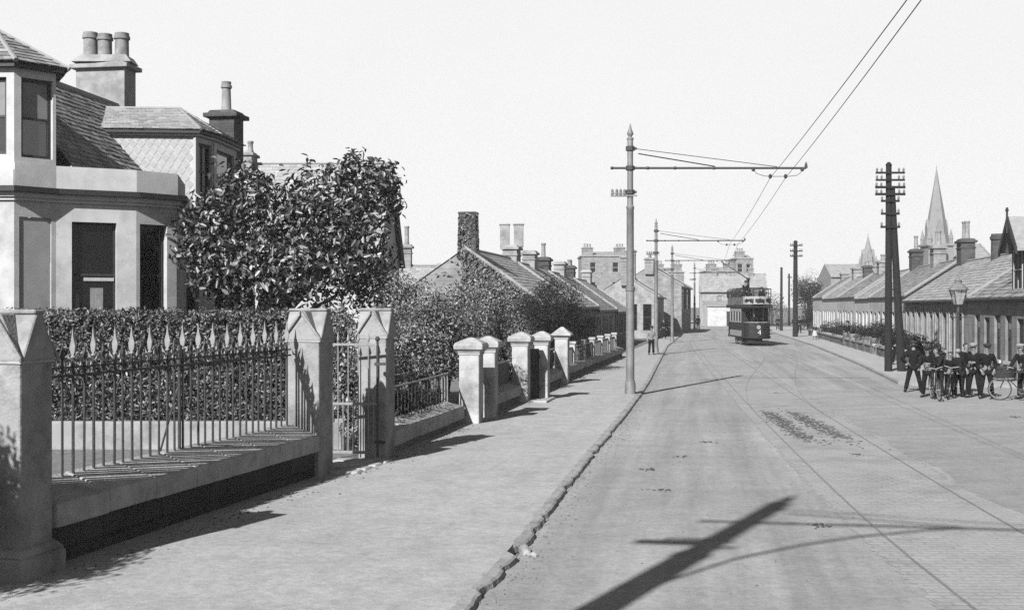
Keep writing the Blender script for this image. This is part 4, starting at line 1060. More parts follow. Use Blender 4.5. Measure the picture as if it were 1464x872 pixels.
# right-hand row of single-storey cottages
RB = [(36, 50.7), (50.7, 67.9), (67.9, 83.5), (83.5, 91.6), (91.6, 104.8), (104.8, 118), (118, 129)]
RL = ['dark-walled cottage with a gabled dormer above its eaves', 'cottage behind the standing men with pale pilasters and a round chimney',
      'whitewashed cottage directly behind the double telegraph pole', 'narrow cottage just beyond the whitewashed one, seen beside the double pole', 'white cottage midway between the double and single telegraph poles',
      'second last cottage towards the dark roadside trees, with bright front', 'last cottage of the long row, beside the dark roadside trees']
RW = [m_ashlar, m_ashlar, m_harl, m_stone_pale, m_harl, m_stone_pale, m_harl]
for i, (ya, yb) in enumerate(RB):
    zz = 2.8 + 11 / 1700 * (ya + yb) / 2 + (.12, -.02, .06, -.05, .05, -.04, .05)[i]
    far, near = (rfront_x(yb), yb - .02), (rfront_x(ya), ya)
    L = math.hypot(far[0] - near[0], far[1] - near[1])
    ops = []; a = .7; k = 0
    while a < L - 1.4:
        if k % 3 == 1: ops.append(('door', a, a + .95, .15, 2.35))
        else: ops.append(('win', a, a + 1.0, .75, 2.45))
        a += (1.75 if i < 2 else 2.0); k += 1
    t = lambda Y: (yb - Y) * 1.014
    ch = {1: [(t(66.9), .75, 1.25, 6.35, [(0, -.35), (0, .35)], m_chim_d, 1.0)], 2: [(t(75), .75, 1.25, 6.4, [(0, -.3), (0, .3)], m_chim_p, .9), (t(83), .75, 1.2, 6.55, [(0, 0)], m_chim_d, 1.0)],
          3: [], 4: [(t(99), .75, 1.3, 6.4, [(0, -.3), (0, .25)], m_chim_p, .5)], 5: [(t(108.5), .75, 1.0, 6.3, [(0, 0)], m_chim_d, .4), (t(116.5), .75, 1.6, 6.4, [], m_chim_p, .4)], 6: [(t(127), .75, 1.6, 6.2, [], m_chim_p, .4)]}.get(i, [])
    C = cottage('cottage', RL[i], far, near, 6.2, zz, zz + 2.05, RW[i], m_slate_l if i % 2 else m_slate, ops, 'single-storey cottages in a long row', ch, sm=m_lead if i != 1 else m_tar, doorm=m_wood_d, eave=.2 if i < 2 else .04, fm=m_sash_d if i < 2 else None)
    if i == 1:
        mm = Vector((rfront_x(59), 59, 0)) + Vector((.986, -.164, 0)) * 3.1
        mb = MB(); mb.lathe([(.44, 4.4), (.42, 6.05), (.47, 6.08), (.48, 6.22), (.42, 6.26), (.42, 6.36), (.3, 6.36)], (mm.x, mm.y, 0), 16); mb.build('chimney', m_chim_d, C, smooth='auto')
        f = Face(far, near); mb = MB()
        for q in ops: f.bar(mb, q[1] - .22, q[1] - .02, .1, 2.75, -.05, .0); f.bar(mb, q[2] + .02, q[2] + .22, .1, 2.75, -.05, .0)
        mb.build('pilaster', m_chim, C)
    if i == 0:                                      # dormer facing the street
        u = Vector((.165, .986, 0)); w = Vector((.986, -.165, 0)); c0 = Vector((rfront_x(43.9), 43.9, 0)) + w * .25
        def q(a, b, z): p = c0 + u * a + w * b; return (p.x, p.y, z)
        dm = MB(); dm.extr([q(-.95, 0, 3.2), q(.95, 0, 3.2), q(.95, 0, 5.1), q(0, 0, 5.95), q(-.95, 0, 5.1)], w * 2.4); d_ = dm.build('dormer', m_wood_d, C)
        dm = MB()
        for s in (-1, 1): dm.extr([q(0, -.35, 6.12), q(s * 1.3, -.35, 4.92), q(s * 1.3, -.35, 4.8), q(0, -.35, 6.0)], w * 3.6)
        dm.build('roof', m_slate, C)
        dm = MB(); dm.tube([q(0, -.4, 5.5), q(0, -.4, 6.45)], .04, 6); dm.ball(q(0, -.4, 6.35), .07, 6, 5)
        for s in (-1, 1): dm.extr([q(0, -.42, 6.14), q(s * 1.32, -.42, 4.9), q(s * 1.32, -.42, 4.68), q(0, -.42, 5.86)], w * .06)
        dm.build('bargeboard', m_trim, C)
        f = Face(q(.95, 0, 0)[:2], q(-.95, 0, 0)[:2]); f.window(C, .3, 1.6, 3.4, 4.9, t=-.03, fm=m_sash_w, mull=1)

# front garden walls and clipped shrubs before the right row
def rg(y): return rfront_x(y) - 1.9
for i, (ya, yb, lb) in enumerate(((54.5, 66, 'low pale garden wall beside the double telegraph pole'), (67.2, 82, 'low broken garden wall in front of the whitewashed cottages'), (83.2, 112, 'low far garden wall running up to the child in white'))):
    o = thing('garden_wall', lb, 'wall', (rg(ya), ya, 0), 0, 'low garden walls before the long row', world=True)
    mb = MB(); k = ya
    while k < yb:
        e = min(yb, k + 2.6); mb.extr([(rg(k), k, .05), (rg(e - .02), e - .02, .05), (rg(e - .02), e - .02, .55), (rg(k), k, .55)], (.35, -.06, 0)); k = e
    mb.build('wall_base', m_rubble, o)
    mb = MB(); mb.extr([(rg(ya) - .06, ya, .553), (rg(yb) - .06, yb, .553), (rg(yb) - .06, yb, .68), (rg(ya) - .06, ya, .68)], (.47, -.08, 0)); mb.build('coping', m_cope, o)
    if i == 1:
        for y in (67.6, 71, 74.5, 78, 81.6):
            mb = MB(); mb.box((rg(y) + .16, y, .5), (.46, .5, 1.0)); mb.build('pier', m_rubble, o, bevel=.02)
hl = ['dark clipped shrub right beside the double telegraph pole', 'dark clipped shrub behind the low wall, second from the double pole', 'tallest dark pointed shrub in the cottage gardens', 'dark clipped shrub just beyond the tallest pointed one', 'dark rounded shrub near the figure leaning in the garden', 'smaller dark shrub well beyond the figure leaning in the garden', 'last dark shrub before the roadside trees']
for i, (y, h) in enumerate(((58.5, 1.1), (63.5, 1.3), (69, 1.75), (73.5, 1.35), (80, 1.3), (88, 1.35), (98, 1.5))):
    x = rg(y) + .95; lb = [((x, y, h * .5), (.75, 1.5, h * .55)), ((x + .1, y + 1.6, h * .45), (.7, 1.4, h * .5)), ((x, y - 1.5, h * .42), (.65, 1.3, h * .45))]
    if i == 2: lb.append(((x, y, 1.3), (.35, .5, .6)))
    plant('shrub', hl[i], 'shrub', lb, 3600, .13, m_dkbush, (x, y), 'dark shrubs of the cottage gardens', None, 12, cr=.55)
# far trees on the right
tl = [('dark round-headed tree at the far end of the cottage row', 33.9, 136, 5.9, 1.5, m_dkbush, 3000), ('pale bare-looking tree rising behind the dark round one', 39.6, 158, 6.9, 1.7, m_bush, 2600), ('low dark roadside tree beyond the last cottage of the row', 33.0, 131, 3.0, 1.0, m_dkbush, 1800), ('distant bushy tree right behind the tram', 37.6, 172, 4.6, 1.6, m_bush, 2000)]
for lb, x, y, zt, r, m, nn in tl:
    L = [((x, y, zt - r), (r, r, r)), ((x - r * .6, y, zt - r * 1.35), (r * .7, r * .7, r * .7)), ((x + r * .7, y + .4, zt - r * 1.3), (r * .75, r * .7, r * .7))]
    plant('tree', lb, 'tree', L, nn, .2, m, (x, y), 'distant roadside trees', (.16, zt - r * 1.4), 14, cr=.5)

# ------------------------------------------------------------------ church spires and nave
def spire(label, c, base_w, z0, zt, zb):
    o = thing('church_spire', label, 'spire', (c[0], c[1], 0))
    w = base_w
    mb = MB(); mb.box((0, 0, z0 / 2), (w, w, z0)); mb.box((0, 0, z0 + .1), (w + .5, w + .5, .35)); mb.build('tower', m_spire, o, bevel=.05)
    for s in (-1, 1):
        mb = MB(); mb.extr([(s * w * .2 - .35, -w / 2 - .03, z0 - 3.6), (s * w * .2 + .35, -w / 2 - .03, z0 - 3.6), (s * w * .2 + .35, -w / 2 - .03, z0 - 1.4), (s * w * .2, -w / 2 - .03, z0 - .8), (s * w * .2 - .35, -w / 2 - .03, z0 - 1.4)], (0, .06, 0)); mb.build('belfry_opening', m_trim, o)
    mb = MB(); mb.lathe([(w * .54, z0 + .27), (w * .42, z0 + (zt - z0) * .2), (w * .27, z0 + (zt - z0) * .5), (w * .1, z0 + (zt - z0) * .82), (.06, zt)], (0, 0, 0), 8, math.pi / 8); mb.build('spire', m_spire, o)
    for sx in (-1, 1):
        for sy in (-1, 1):
            mb = MB(); mb.lathe([(.3, z0 + .27), (.3, z0 + .9), (.36, z0 + 1.0), (.03, z0 + 2.4)], (sx * w * .43, sy * w * .43, 0), 6); mb.build('pinnacle', m_spire, o)
    for a in (0, math.pi / 2, math.pi, -math.pi / 2):
        r = w * .43; mb = MB(); q = Matrix.Rotation(a, 4, 'Z')
        mb.extr([q @ Vector(p) for p in ((-.5, -r, z0 + .3), (.5, -r, z0 + .3), (.5, -r, z0 + 2.6), (0, -r, z0 + 3.8), (-.5, -r, z0 + 2.6))], q @ Vector((0, r * .5, 0))); mb.build('lucarne', m_spire, o)
    mb = MB(); mb.tube([(0, 0, zt - .3), (0, 0, zt + .5)], .05, 5); mb.build('finial', m_spire, o)
    return o
Ys = 170; spire('tall stone church spire rising over the cottage roofs', (XX(1339, Ys), Ys), 3.5, ZZ(352, Ys), ZZ(242, Ys), 0)
Ys = 250; spire('smaller distant church spire seen close by the double telegraph pole', (XX(1241, Ys), Ys), 3.0, ZZ(382, Ys), ZZ(337, Ys), 0)
ch_ = cottage('church', 'long low church roof behind the furthest cottage chimneys', (XX(1188, 215), 215), (XX(1236, 215), 214.6), 12, ZZ(396, 215), ZZ(385, 215) + 1, m_spire, m_slate_far, [], None, [], cat='church', slate=(.8, 1.2))
ch_ = cottage('church', 'church nave with plain roof beside the tall spire', (XX(1345, 172), 172), (XX(1420, 172), 171.6), 12, ZZ(372, 172), ZZ(352, 172) + .5, m_spire, m_slate_far, [], None, [], cat='church', slate=(.8, 1.2))

# ------------------------------------------------------------------ tram poles, telegraph poles, wires
def make_tram_pole(label, thick=1.0, brace=False):
    o = thing('tram_pole', label, 'tram pole', (0, 0, 0), 0, 'tram poles along the kerb')
    k = thick
    mb = MB(); mb.lathe([(.17 * k, -.05), (.17 * k, .32), (.15 * k, .36), (.15 * k, .42)], (0, 0, 0), 14); mb.build('base', m_pole, o, smooth='auto')
    mb = MB(); mb.lathe([(.13 * k, .36), (.13 * k, 3.2), (.15 * k, 3.22), (.15 * k, 3.32), (.115 * k, 3.36), (.112 * k, 5.75), (.125 * k, 5.77), (.125 * k, 5.85), (.095 * k, 5.88), (.09 * k, 7.95)], (0, 0, 0), 14); mb.build('shaft', m_pole, o, smooth='auto')
    mb = MB(); mb.lathe([(.11, 7.94), (.11, 7.99), (.06, 8.01), (.06, 8.05), (.1, 8.1), (.1, 8.14), (.055, 8.25), (.015, 8.42), (.005, 8.45)], (0, 0, 0), 10); mb.build('finial', m_pole, o, smooth='auto')
    for z in (7.05, 7.66, 6.3):
        mb = MB(); mb.lathe([(.135, z - .07), (.14, z - .06), (.14, z + .06), (.135, z + .07)], (0, 0, 0), 10); mb.box((.15, 0, z), (.1, .06, .08)); mb.build('collar', m_iron, o)
    mb = MB(); mb.tube([(-.55, 0, 7.05), (5.5, 0, 7.05)], .035, 8); mb.ball((-.57, 0, 7.05), .055, 8, 5); mb.lathe([(.05, -.001), (.045, .1), (.01, .2)], (5.5, 0, 7.05), 6)
    for x in (.55, 1.4, 2.62): mb.ball((x, 0, 7.05), (.07, .05, .055), 8, 5)
    mb.build('bracket_arm', m_iron, o)
    mb = MB(); mb.tube([(.12, 0, 7.66), (4.6, 0, 7.09)], .012, 5); mb.build('tie_rod', m_iron, o)
    mb = MB(); mb.tube([(.25, 0, 7.5), (2.65, 0, 7.1)], .02, 5); mb.build('tie_rod', m_iron, o)
    mb = MB(); mb.tube([(3.85, 0, 7.02), (3.95, 0, 6.88), (4.2, 0, 6.8), (4.5, 0, 6.79), (4.95, 0, 6.79), (5.2, 0, 6.82), (5.33, 0, 6.9), (5.38, 0, 7.02)], .01, 5)
    for x in (3.85, 5.38): mb.ball((x, 0, 7.0), .06, 7, 5)
    mb.build('span_wire', m_iron, o)
    for x in (4.38, 4.86):
        mb = MB(); mb.lathe([(.03, 6.86), (.055, 6.82), (.055, 6.76), (.02, 6.72)], (x, 0, 0), 8); mb.build('wire_hanger', m_trim, o)
    mb = MB(); mb.box((-.3, 0, 6.18), (.62, .05, .05)); mb.box((-.3, 0, 6.26), (.62, .035, .03)); mb.box((.04, -.1, 6.18), (.34, .03, .05)); mb.build('insulator_arm', m_pole, o)
    for x in (-.56, -.42, -.3, -.18):
        mb = MB(); mb.lathe([(.03, 6.2), (.05, 6.24), (.04, 6.3), (.05, 6.34), (.02, 6.4)], (x, 0, 0), 7); mb.build('insulator', m_insul, o)
    if brace:
        mb = MB(); mb.tube([(.1, 0, 4.6), (.2, 0, 5.1), (.51, 0, 5.74), (1.0, 0, 6.25), (1.5, 0, 6.6), (2.3, 0, 6.95), (2.6, 0, 7.04)], .03, 6); mb.build('curved_brace', m_iron, o)
    return o
pl = ['tall slender tram pole with long bracket arm at the kerb, nearest in view', 'second tram pole along the kerb with a figure at its foot', 'third tram pole along the kerb, thin and pale', 'furthest tram pole near the bend of the street']
first = make_tram_pole(pl[0])
for (px, py, s, rz), lb in zip(((901, 566, 1.0, 0), (938, 507, .93, R(-2)), (961, 490, .89, R(-3)), (993, 473, .93, R(-3))), pl):
    o = first if px == 901 else copy_tree(first)
    x, y = G(px, py); o.location = (x, y, PAVE if py > 560 else .05); o.scale = (s, s, s); o.rotation_euler = (0, 0, rz); o['label'] = lb
o = make_tram_pole('stout tram pole with curved brace, casting the long shadow across the road', 1.75, True)
o.location = (-2.92, 3.7, PAVE); o.scale = (1, 1, 1.25); o.rotation_euler = (0, 0, R(-9.3)); del o['group']
for ch in list(o.children):                     # its lower insulator arm is longer
    if ch.name.startswith('insulator_arm'): ch.scale = (1.45, 1.6, 1)
# overhead wires
def wire(pts, r, sag=.12):
    out = []
    for a, b in zip(pts[:-1], pts[1:]):
        a, b = Vector(a), Vector(b)
        for k in range(8): t = k / 8; q = a.lerp(b, t); q.z -= sag * 4 * t * (1 - t); out.append(q)
    out.append(Vector(pts[-1])); mb = MB(); mb.tube(out, r, 5); return mb
W = []
for i, dx in enumerate((0, .48)):
    A = (8.08 + dx, 37.2, 6.82)
    pts = [(3.46 + dx * .04, 3.0, 6.95), A, (12.62 + dx, 69, 6.42), (16.2 + dx, 91.4, 6.05), (24.6 + dx, 136, 6.35)]
    o = wire(pts, .0085).build('overhead_wire', m_trim); tag(o, ('overhead tram wire on the pole side of the pair above the track', 'overhead tram wire on the outer side of the pair, over the arm\'s tip')[i], 'wire', 'overhead tram wires', 'thing')

def telegraph(label, loc, ht, arms, r0=.15, double=False, rz=0.):
    o = thing('telegraph_pole', label, 'telegraph pole', (*loc, .1), rz, 'telegraph poles along the pavement')
    mb = MB(); mb.tube([(0, 0, -.2), (0.02, 0, ht)], [r0, r0 * .72], 10); mb.lathe([(r0 * .8, ht), (r0 * .85, ht + .06), (r0 * .3, ht + .16)], (.02, 0, 0), 8); mb.build('pole', m_tar, o)
    if double:
        mb = MB(); mb.tube([(.56, .0, -.2), (.27, 0, ht * .62), (.16, 0, ht * .9)], [r0 * 1.1, r0 * .85, r0 * .7], 10); mb.build('pole', m_tar, o)
        mb = MB()
        for z in (1.6, 3.4, 5.0): mb.tube([(-.05, -.02, z), (.56 - z * .05, -.02, z)], .035, 6)
        mb.build('brace', m_tar, o)
    for i, (z, hw, th) in enumerate(arms):
        mb = MB(); mb.box((.04, -r0 * .85, z), (hw * 2, .09, .1 * th)); a = mb.build('crossarm', m_tar, o)
        for x in ([-.92, -.6, .6, .92] if hw > .4 else [-.9, .9]):
            mb = MB(); mb.lathe([(.02, .04), (.045, .08), (.05, .14), (.03, .2)], (x * hw + .04, -r0 * .85, z), 7); mb.build('insulator', m_insul, a)
    return o
telegraph('double-legged dark telegraph pole with many crossarms beside the standing men', G(1270, 534), 8.55, [(8.25, .6, .8), (7.95, .6, .8), (7.65, .62, 1), (7.36, .62, 1), (7.08, .38, .9), (6.55, .38, .9), (6.0, .4, .9)], .16, True)
telegraph('single dark telegraph pole with three crossarms in the middle distance', G(1137, 483), 8.4, [(8.1, .55, 1), (7.6, .55, 1), (7.15, .55, 1)], .24)
telegraph('bare thin telegraph pole standing close beside the tram', G(1117, 474), 6.9, [(3.6, .2, 1)], .17)
telegraph('furthest thin telegraph pole between the tram and the tall single pole', G(1128, 465), 7.4, [(7.0, .3, 1)], .18)
# ------------------------------------------------------------------ the tramcar (front towards the camera, local -y)
m_tr_d = mat('tram_dark_paint', .022, .014, 3, .55, .08, 20, spec=.2)
m_tr_w = mat('tram_cream_paint', .5, .42, 3, .5, .08, 20, stain=.15, stain_scale=2)
m_tr_m = mat('tram_mid_paint', .2, .14, 3, .5, .08, 20)
m_letter = mat('white_lettering', .8, .72, 5, .7, 0)
T = thing('tramcar', 'open-topped double-deck electric tram numbered 4 coming up the street', 'tram', (*G(1085, 495), .01), R(-1.2))
W2 = .98
mb = MB(); mb.box((0, 4.1, .62), (1.75, 7.3, .2)); mb.box((0, 4.1, .38), (1.5, 3.0, .3)); mb.build('underframe', m_tr_d, T, bevel=.02)
for x in (-.72, .72):
    for y in (3.1, 5.1):
        mb = MB(); mb.tube([(x - .05, y, .38), (x + .05, y, .38)], .38, 16); w = mb.build('wheel', m_rail, T); hb = MB(); hb.tube([(x - .08, y, .38), (x + .08, y, .38)], .1, 8); hb.build('hub', m_iron, w)
mb = MB(); mb.box((0, .42, .28), (1.5, .1, .22)); mb.tube([(-.8, .3, .22), (.8, .3, .22)], .04, 6); mb.build('lifeguard', m_tr_d, T)
mb = MB(); mb.box((-W2 + .03, 4.1, .86), (.06, 4.9, .44)); mb.box((W2 - .03, 4.1, .86), (.06, 4.9, .44)); mb.build('rocker_panel', m_tr_w, T, bevel=.01)
mb = MB(); mb.box((-W2 + .01, 4.1, 1.36), (.07, 4.9, .54)); mb.box((W2 - .01, 4.1, 1.36), (.07, 4.9, .54)); mb.build('waist_panel', m_tr_d, T, bevel=.01)
mb = MB(); mb.box((0, 1.68, 1.7), (1.9, .06, 2.1)); mb.box((0, 6.52, 1.7), (1.9, .06, 2.1)); mb.build('bulkhead', m_tr_d, T)
for s in (-1, 1):                                # saloon side windows
    for k in range(4):
        y0, y1 = 1.72 + k * 1.2, 1.72 + (k + 1) * 1.2
        mb = MB(); x = s * (W2 - .03)
        for a, b, c, d in ((y0, y0 + .17, 1.63, 2.62), (y1 - .17, y1, 1.63, 2.62), (y0 + .17, y1 - .17, 2.42, 2.62), (y0 + .17, y1 - .17, 1.63, 1.72)):
            mb.box((x, (a + b) / 2, (c + d) / 2), (.06, b - a - .002, d - c - .002))
        w = mb.build('window', m_tr_w, T)
        pb = MB(); pb.box((x - s * .01, (y0 + y1) / 2, 2.07), (.012, .9, .74)); pb.build('pane', MATS['dark_glass'], w)
mb = MB(); mb.box((0, 4.1, 2.8), (2.04, 7.9, .26)); mb.build('upper_deck_floor', m_tr_d, T, bevel=.04)
def dash_curve(y0, depth, n=9, w=.92, sgn=-1):
    return [(w * math.sin(a), y0 + sgn * depth * math.cos(a)) for a in [(-math.pi / 2) + math.pi * i / (n - 1) for i in range(n)]]
def curved(pl, z0, z1, th=.05):
    mb = MB()
    for a, b in zip(pl[:-1], pl[1:]):
        mb.extr([(*a, z0), (*b, z0), (*b, z1), (*a, z1)], (0, .05, 0))
    return mb
for y0, sg in ((.75, -1), (7.45, 1)):
    mb = curved(dash_curve(y0, .62, sgn=sg), .5, 1.62); d = mb.build('dash', m_tr_d, T)
    if sg < 0:
        tb = MB(); tb.tube([(-.9, .72, 1.66), (-.6, .27, 1.66), (0, .13, 1.66), (.6, .27, 1.66), (.9, .72, 1.66)], .035, 6); tb.build('hand_rail', m_iron_l, d)
        cu = bpy.data.curves.new('fleet_number', 'FONT'); cu.body = '4'; cu.size = .52; cu.extrude = .008; cu.align_x = 'CENTER'
        tmp = bpy.data.objects.new('fleet_number', cu); COL.objects.link(tmp); dg = bpy.context.evaluated_depsgraph_get(); dg.update()
        me = bpy.data.meshes.new_from_object(tmp.evaluated_get(dg)); bpy.data.objects.remove(tmp)
        me.materials.clear(); me.materials.append(m_letter); fo = bpy.data.objects.new('fleet_number', me); COL.objects.link(fo); fo.parent = d
        fo.location = (.06, .1, .78); fo.rotation_euler = (R(90), 0, 0)
        hl_ = MB(); hl_.tube([(0, .18, 1.32), (0, .06, 1.32)], [.13, .15], 12); hl_.build('headlamp', m_iron_l, T)
    mb = MB(); mb.prism(dash_curve(y0, .7, sgn=sg, w=.98) + [(.98, y0 + .95 * -sg), (-.98, y0 + .95 * -sg)], .55, .68); mb.build('platform', m_tr_d, T)
for x in (-.86, -.35, .35, .86):
    mb = MB(); yy0 = .75 - .62 * math.sqrt(max(0, 1 - (x / .93) ** 2)); mb.tube([(x, yy0 + .04, 1.6), (x, yy0 + .06, 2.7)], .03, 6); mb.build('canopy_post', m_tr_d, T)
mb = MB()
for k in range(8):
    a = math.pi * .9 * k / 7; mb.box((.45 + .38 * math.cos(a), .95 + .38 * math.sin(a), .85 + k * .26), (.62, .24, .05), a)
mb.tube([(.1, .9, .7), (.75, .5, 1.5), (.9, 1.2, 2.4), (.3, 1.45, 3.4)], .03, 6); mb.build('stairs', m_tr_d, T)
# upper deck: decency boards, rails, seats
dk = [(-.99, 7.5), (-.99, .72)] + dash_curve(.7, .75, w=.99)[1:-1] + [(.99, .72), (.99, 7.5)]
mb = curved(dk, 2.94, 3.5); mb.build('decency_board', m_tr_w, T)
mb = MB()                                        # illegible pale and dark marks of the advertisement on the end boards
sg = dash_curve(.7, .79, n=25, w=1.02)
for k in range(3, 21):
    if k in (9, 15): continue
    a, b = sg[k], sg[k + 1]; z = 3.2 + random.uniform(-.05, .05); h = random.uniform(.09, .17)
    mb.extr([(a[0] * .97, a[1], z - h), (b[0] * .985, b[1], z - h * .8), (b[0] * .97, b[1], z + h), (a[0] * .985, a[1], z + h * .7)], (0, .02, 0))
mb.build('advert_marks', m_tr_d, T)
mb = MB(); zz = (3.98, 4.0)
mb.tube([(*p, 4.02) for p in dk], .03, 6); mb.tube([(*p, 3.72) for p in dk], .02, 6); mb.build('upper_rail', m_tr_d, T)
for i, p in enumerate(dk):
    mb = MB(); mb.tube([(*p, 3.48), (*p, 4.03)], .025, 6); mb.build('rail_post', m_tr_d, T)
for k in range(4):
    mb = MB(); y = 1.95 + k * 1.7
    for z in (3.62, 3.8, 3.96, 4.12): mb.tube([(-.99, y, z), (.99, y, z)], .018, 5)
    mb.box((-.99, y + .2, 3.7), (.03, 1.3, .5)); mb.build('side_mesh', m_tr_d, T)
for y in (1.7, 2.6, 3.5, 5.0, 5.9, 6.8):
    for s in (-1, 1):
        mb = MB(); mb.box((s * .52, y, 3.4), (.7, .4, .06)); mb.box((s * .52, y + .2, 3.75), (.7, .05, .55)); mb.build('bench', m_tr_m, T)
        mb = MB()
mb = MB(); mb.tube([(0, 4.2, 2.9), (0, 4.2, 4.75)], .09, 8); mb.box((0, 4.2, 4.8), (.22, .4, .18)); mb.build('trolley_mast', m_tr_d, T)
mb = MB(); mb.tube([(0, 4.3, 4.8), (-1.15, 9.2, 6.25)], [.04, .022], 6); mb.lathe([(.05, 6.22), (.09, 6.27), (.05, 6.32)], (-1.16, 9.22, 0), 8); mb.build('trolley_pole', m_tr_d, T)

# ------------------------------------------------------------------ gas lamp
lx, ly = G(1370, 547)
o = thing('street_lamp', 'old gas street lamp with tapered glass lantern behind the standing men', 'street lamp', (lx, ly, .1))
mb = MB(); mb.lathe([(.13, 0), (.13, .5), (.09, .56), (.075, 1.0), (.055, 2.45), (.075, 2.5), (.05, 2.58), (.045, 2.72)], (0, 0, 0), 12); mb.tube([(-.32, 0, 2.3), (.32, 0, 2.3)], .02, 6); mb.build('post', m_iron, o, smooth='auto')
q2 = math.sqrt(.5); fr = MB()
for k in range(4):
    a = math.pi / 4 + k * math.pi / 2; b = a + math.pi / 2
    p0, p1 = (.17 * math.cos(a), .17 * math.sin(a), 2.76), (.33 * math.cos(a), .33 * math.sin(a), 3.3); fr.tube([p0, p1], .02, 5)
    for r, z in ((.17, 2.76), (.33, 3.3)): fr.tube([(r * math.cos(a), r * math.sin(a), z), (r * math.cos(b), r * math.sin(b), z)], .018, 5)
ln = fr.build('lantern_frame', m_iron, o)
mb = MB(); mb.lathe([(.155, 2.77), (.315, 3.29)], (0, 0, 0), 4, math.pi / 4)
gl = bpy.data.materials.new('lantern_glass'); gl.use_nodes = True; b_ = gl.node_tree.nodes['Principled BSDF']; b_.inputs['Base Color'].default_value = g3(.22); b_.inputs['Roughness'].default_value = .15; b_.inputs['Alpha'].default_value = .45
mb.build('pane', gl, ln)
mb = MB(); mb.lathe([(.37, 3.3), (.36, 3.34), (.17, 3.52), (.12, 3.54), (.12, 3.62), (.15, 3.63), (.05, 3.72), (.02, 3.8), (.03, 3.83), (.005, 3.88)], (0, 0, 0), 8, math.pi / 8); mb.build('cap', m_pole, o)
mb = MB(); mb.tube([(0, 0, 2.72), (0, 0, 3.0)], .025, 6); mb.ball((0, 0, 3.03), .04, 6, 5); mb.build('burner', m_white_post, o)

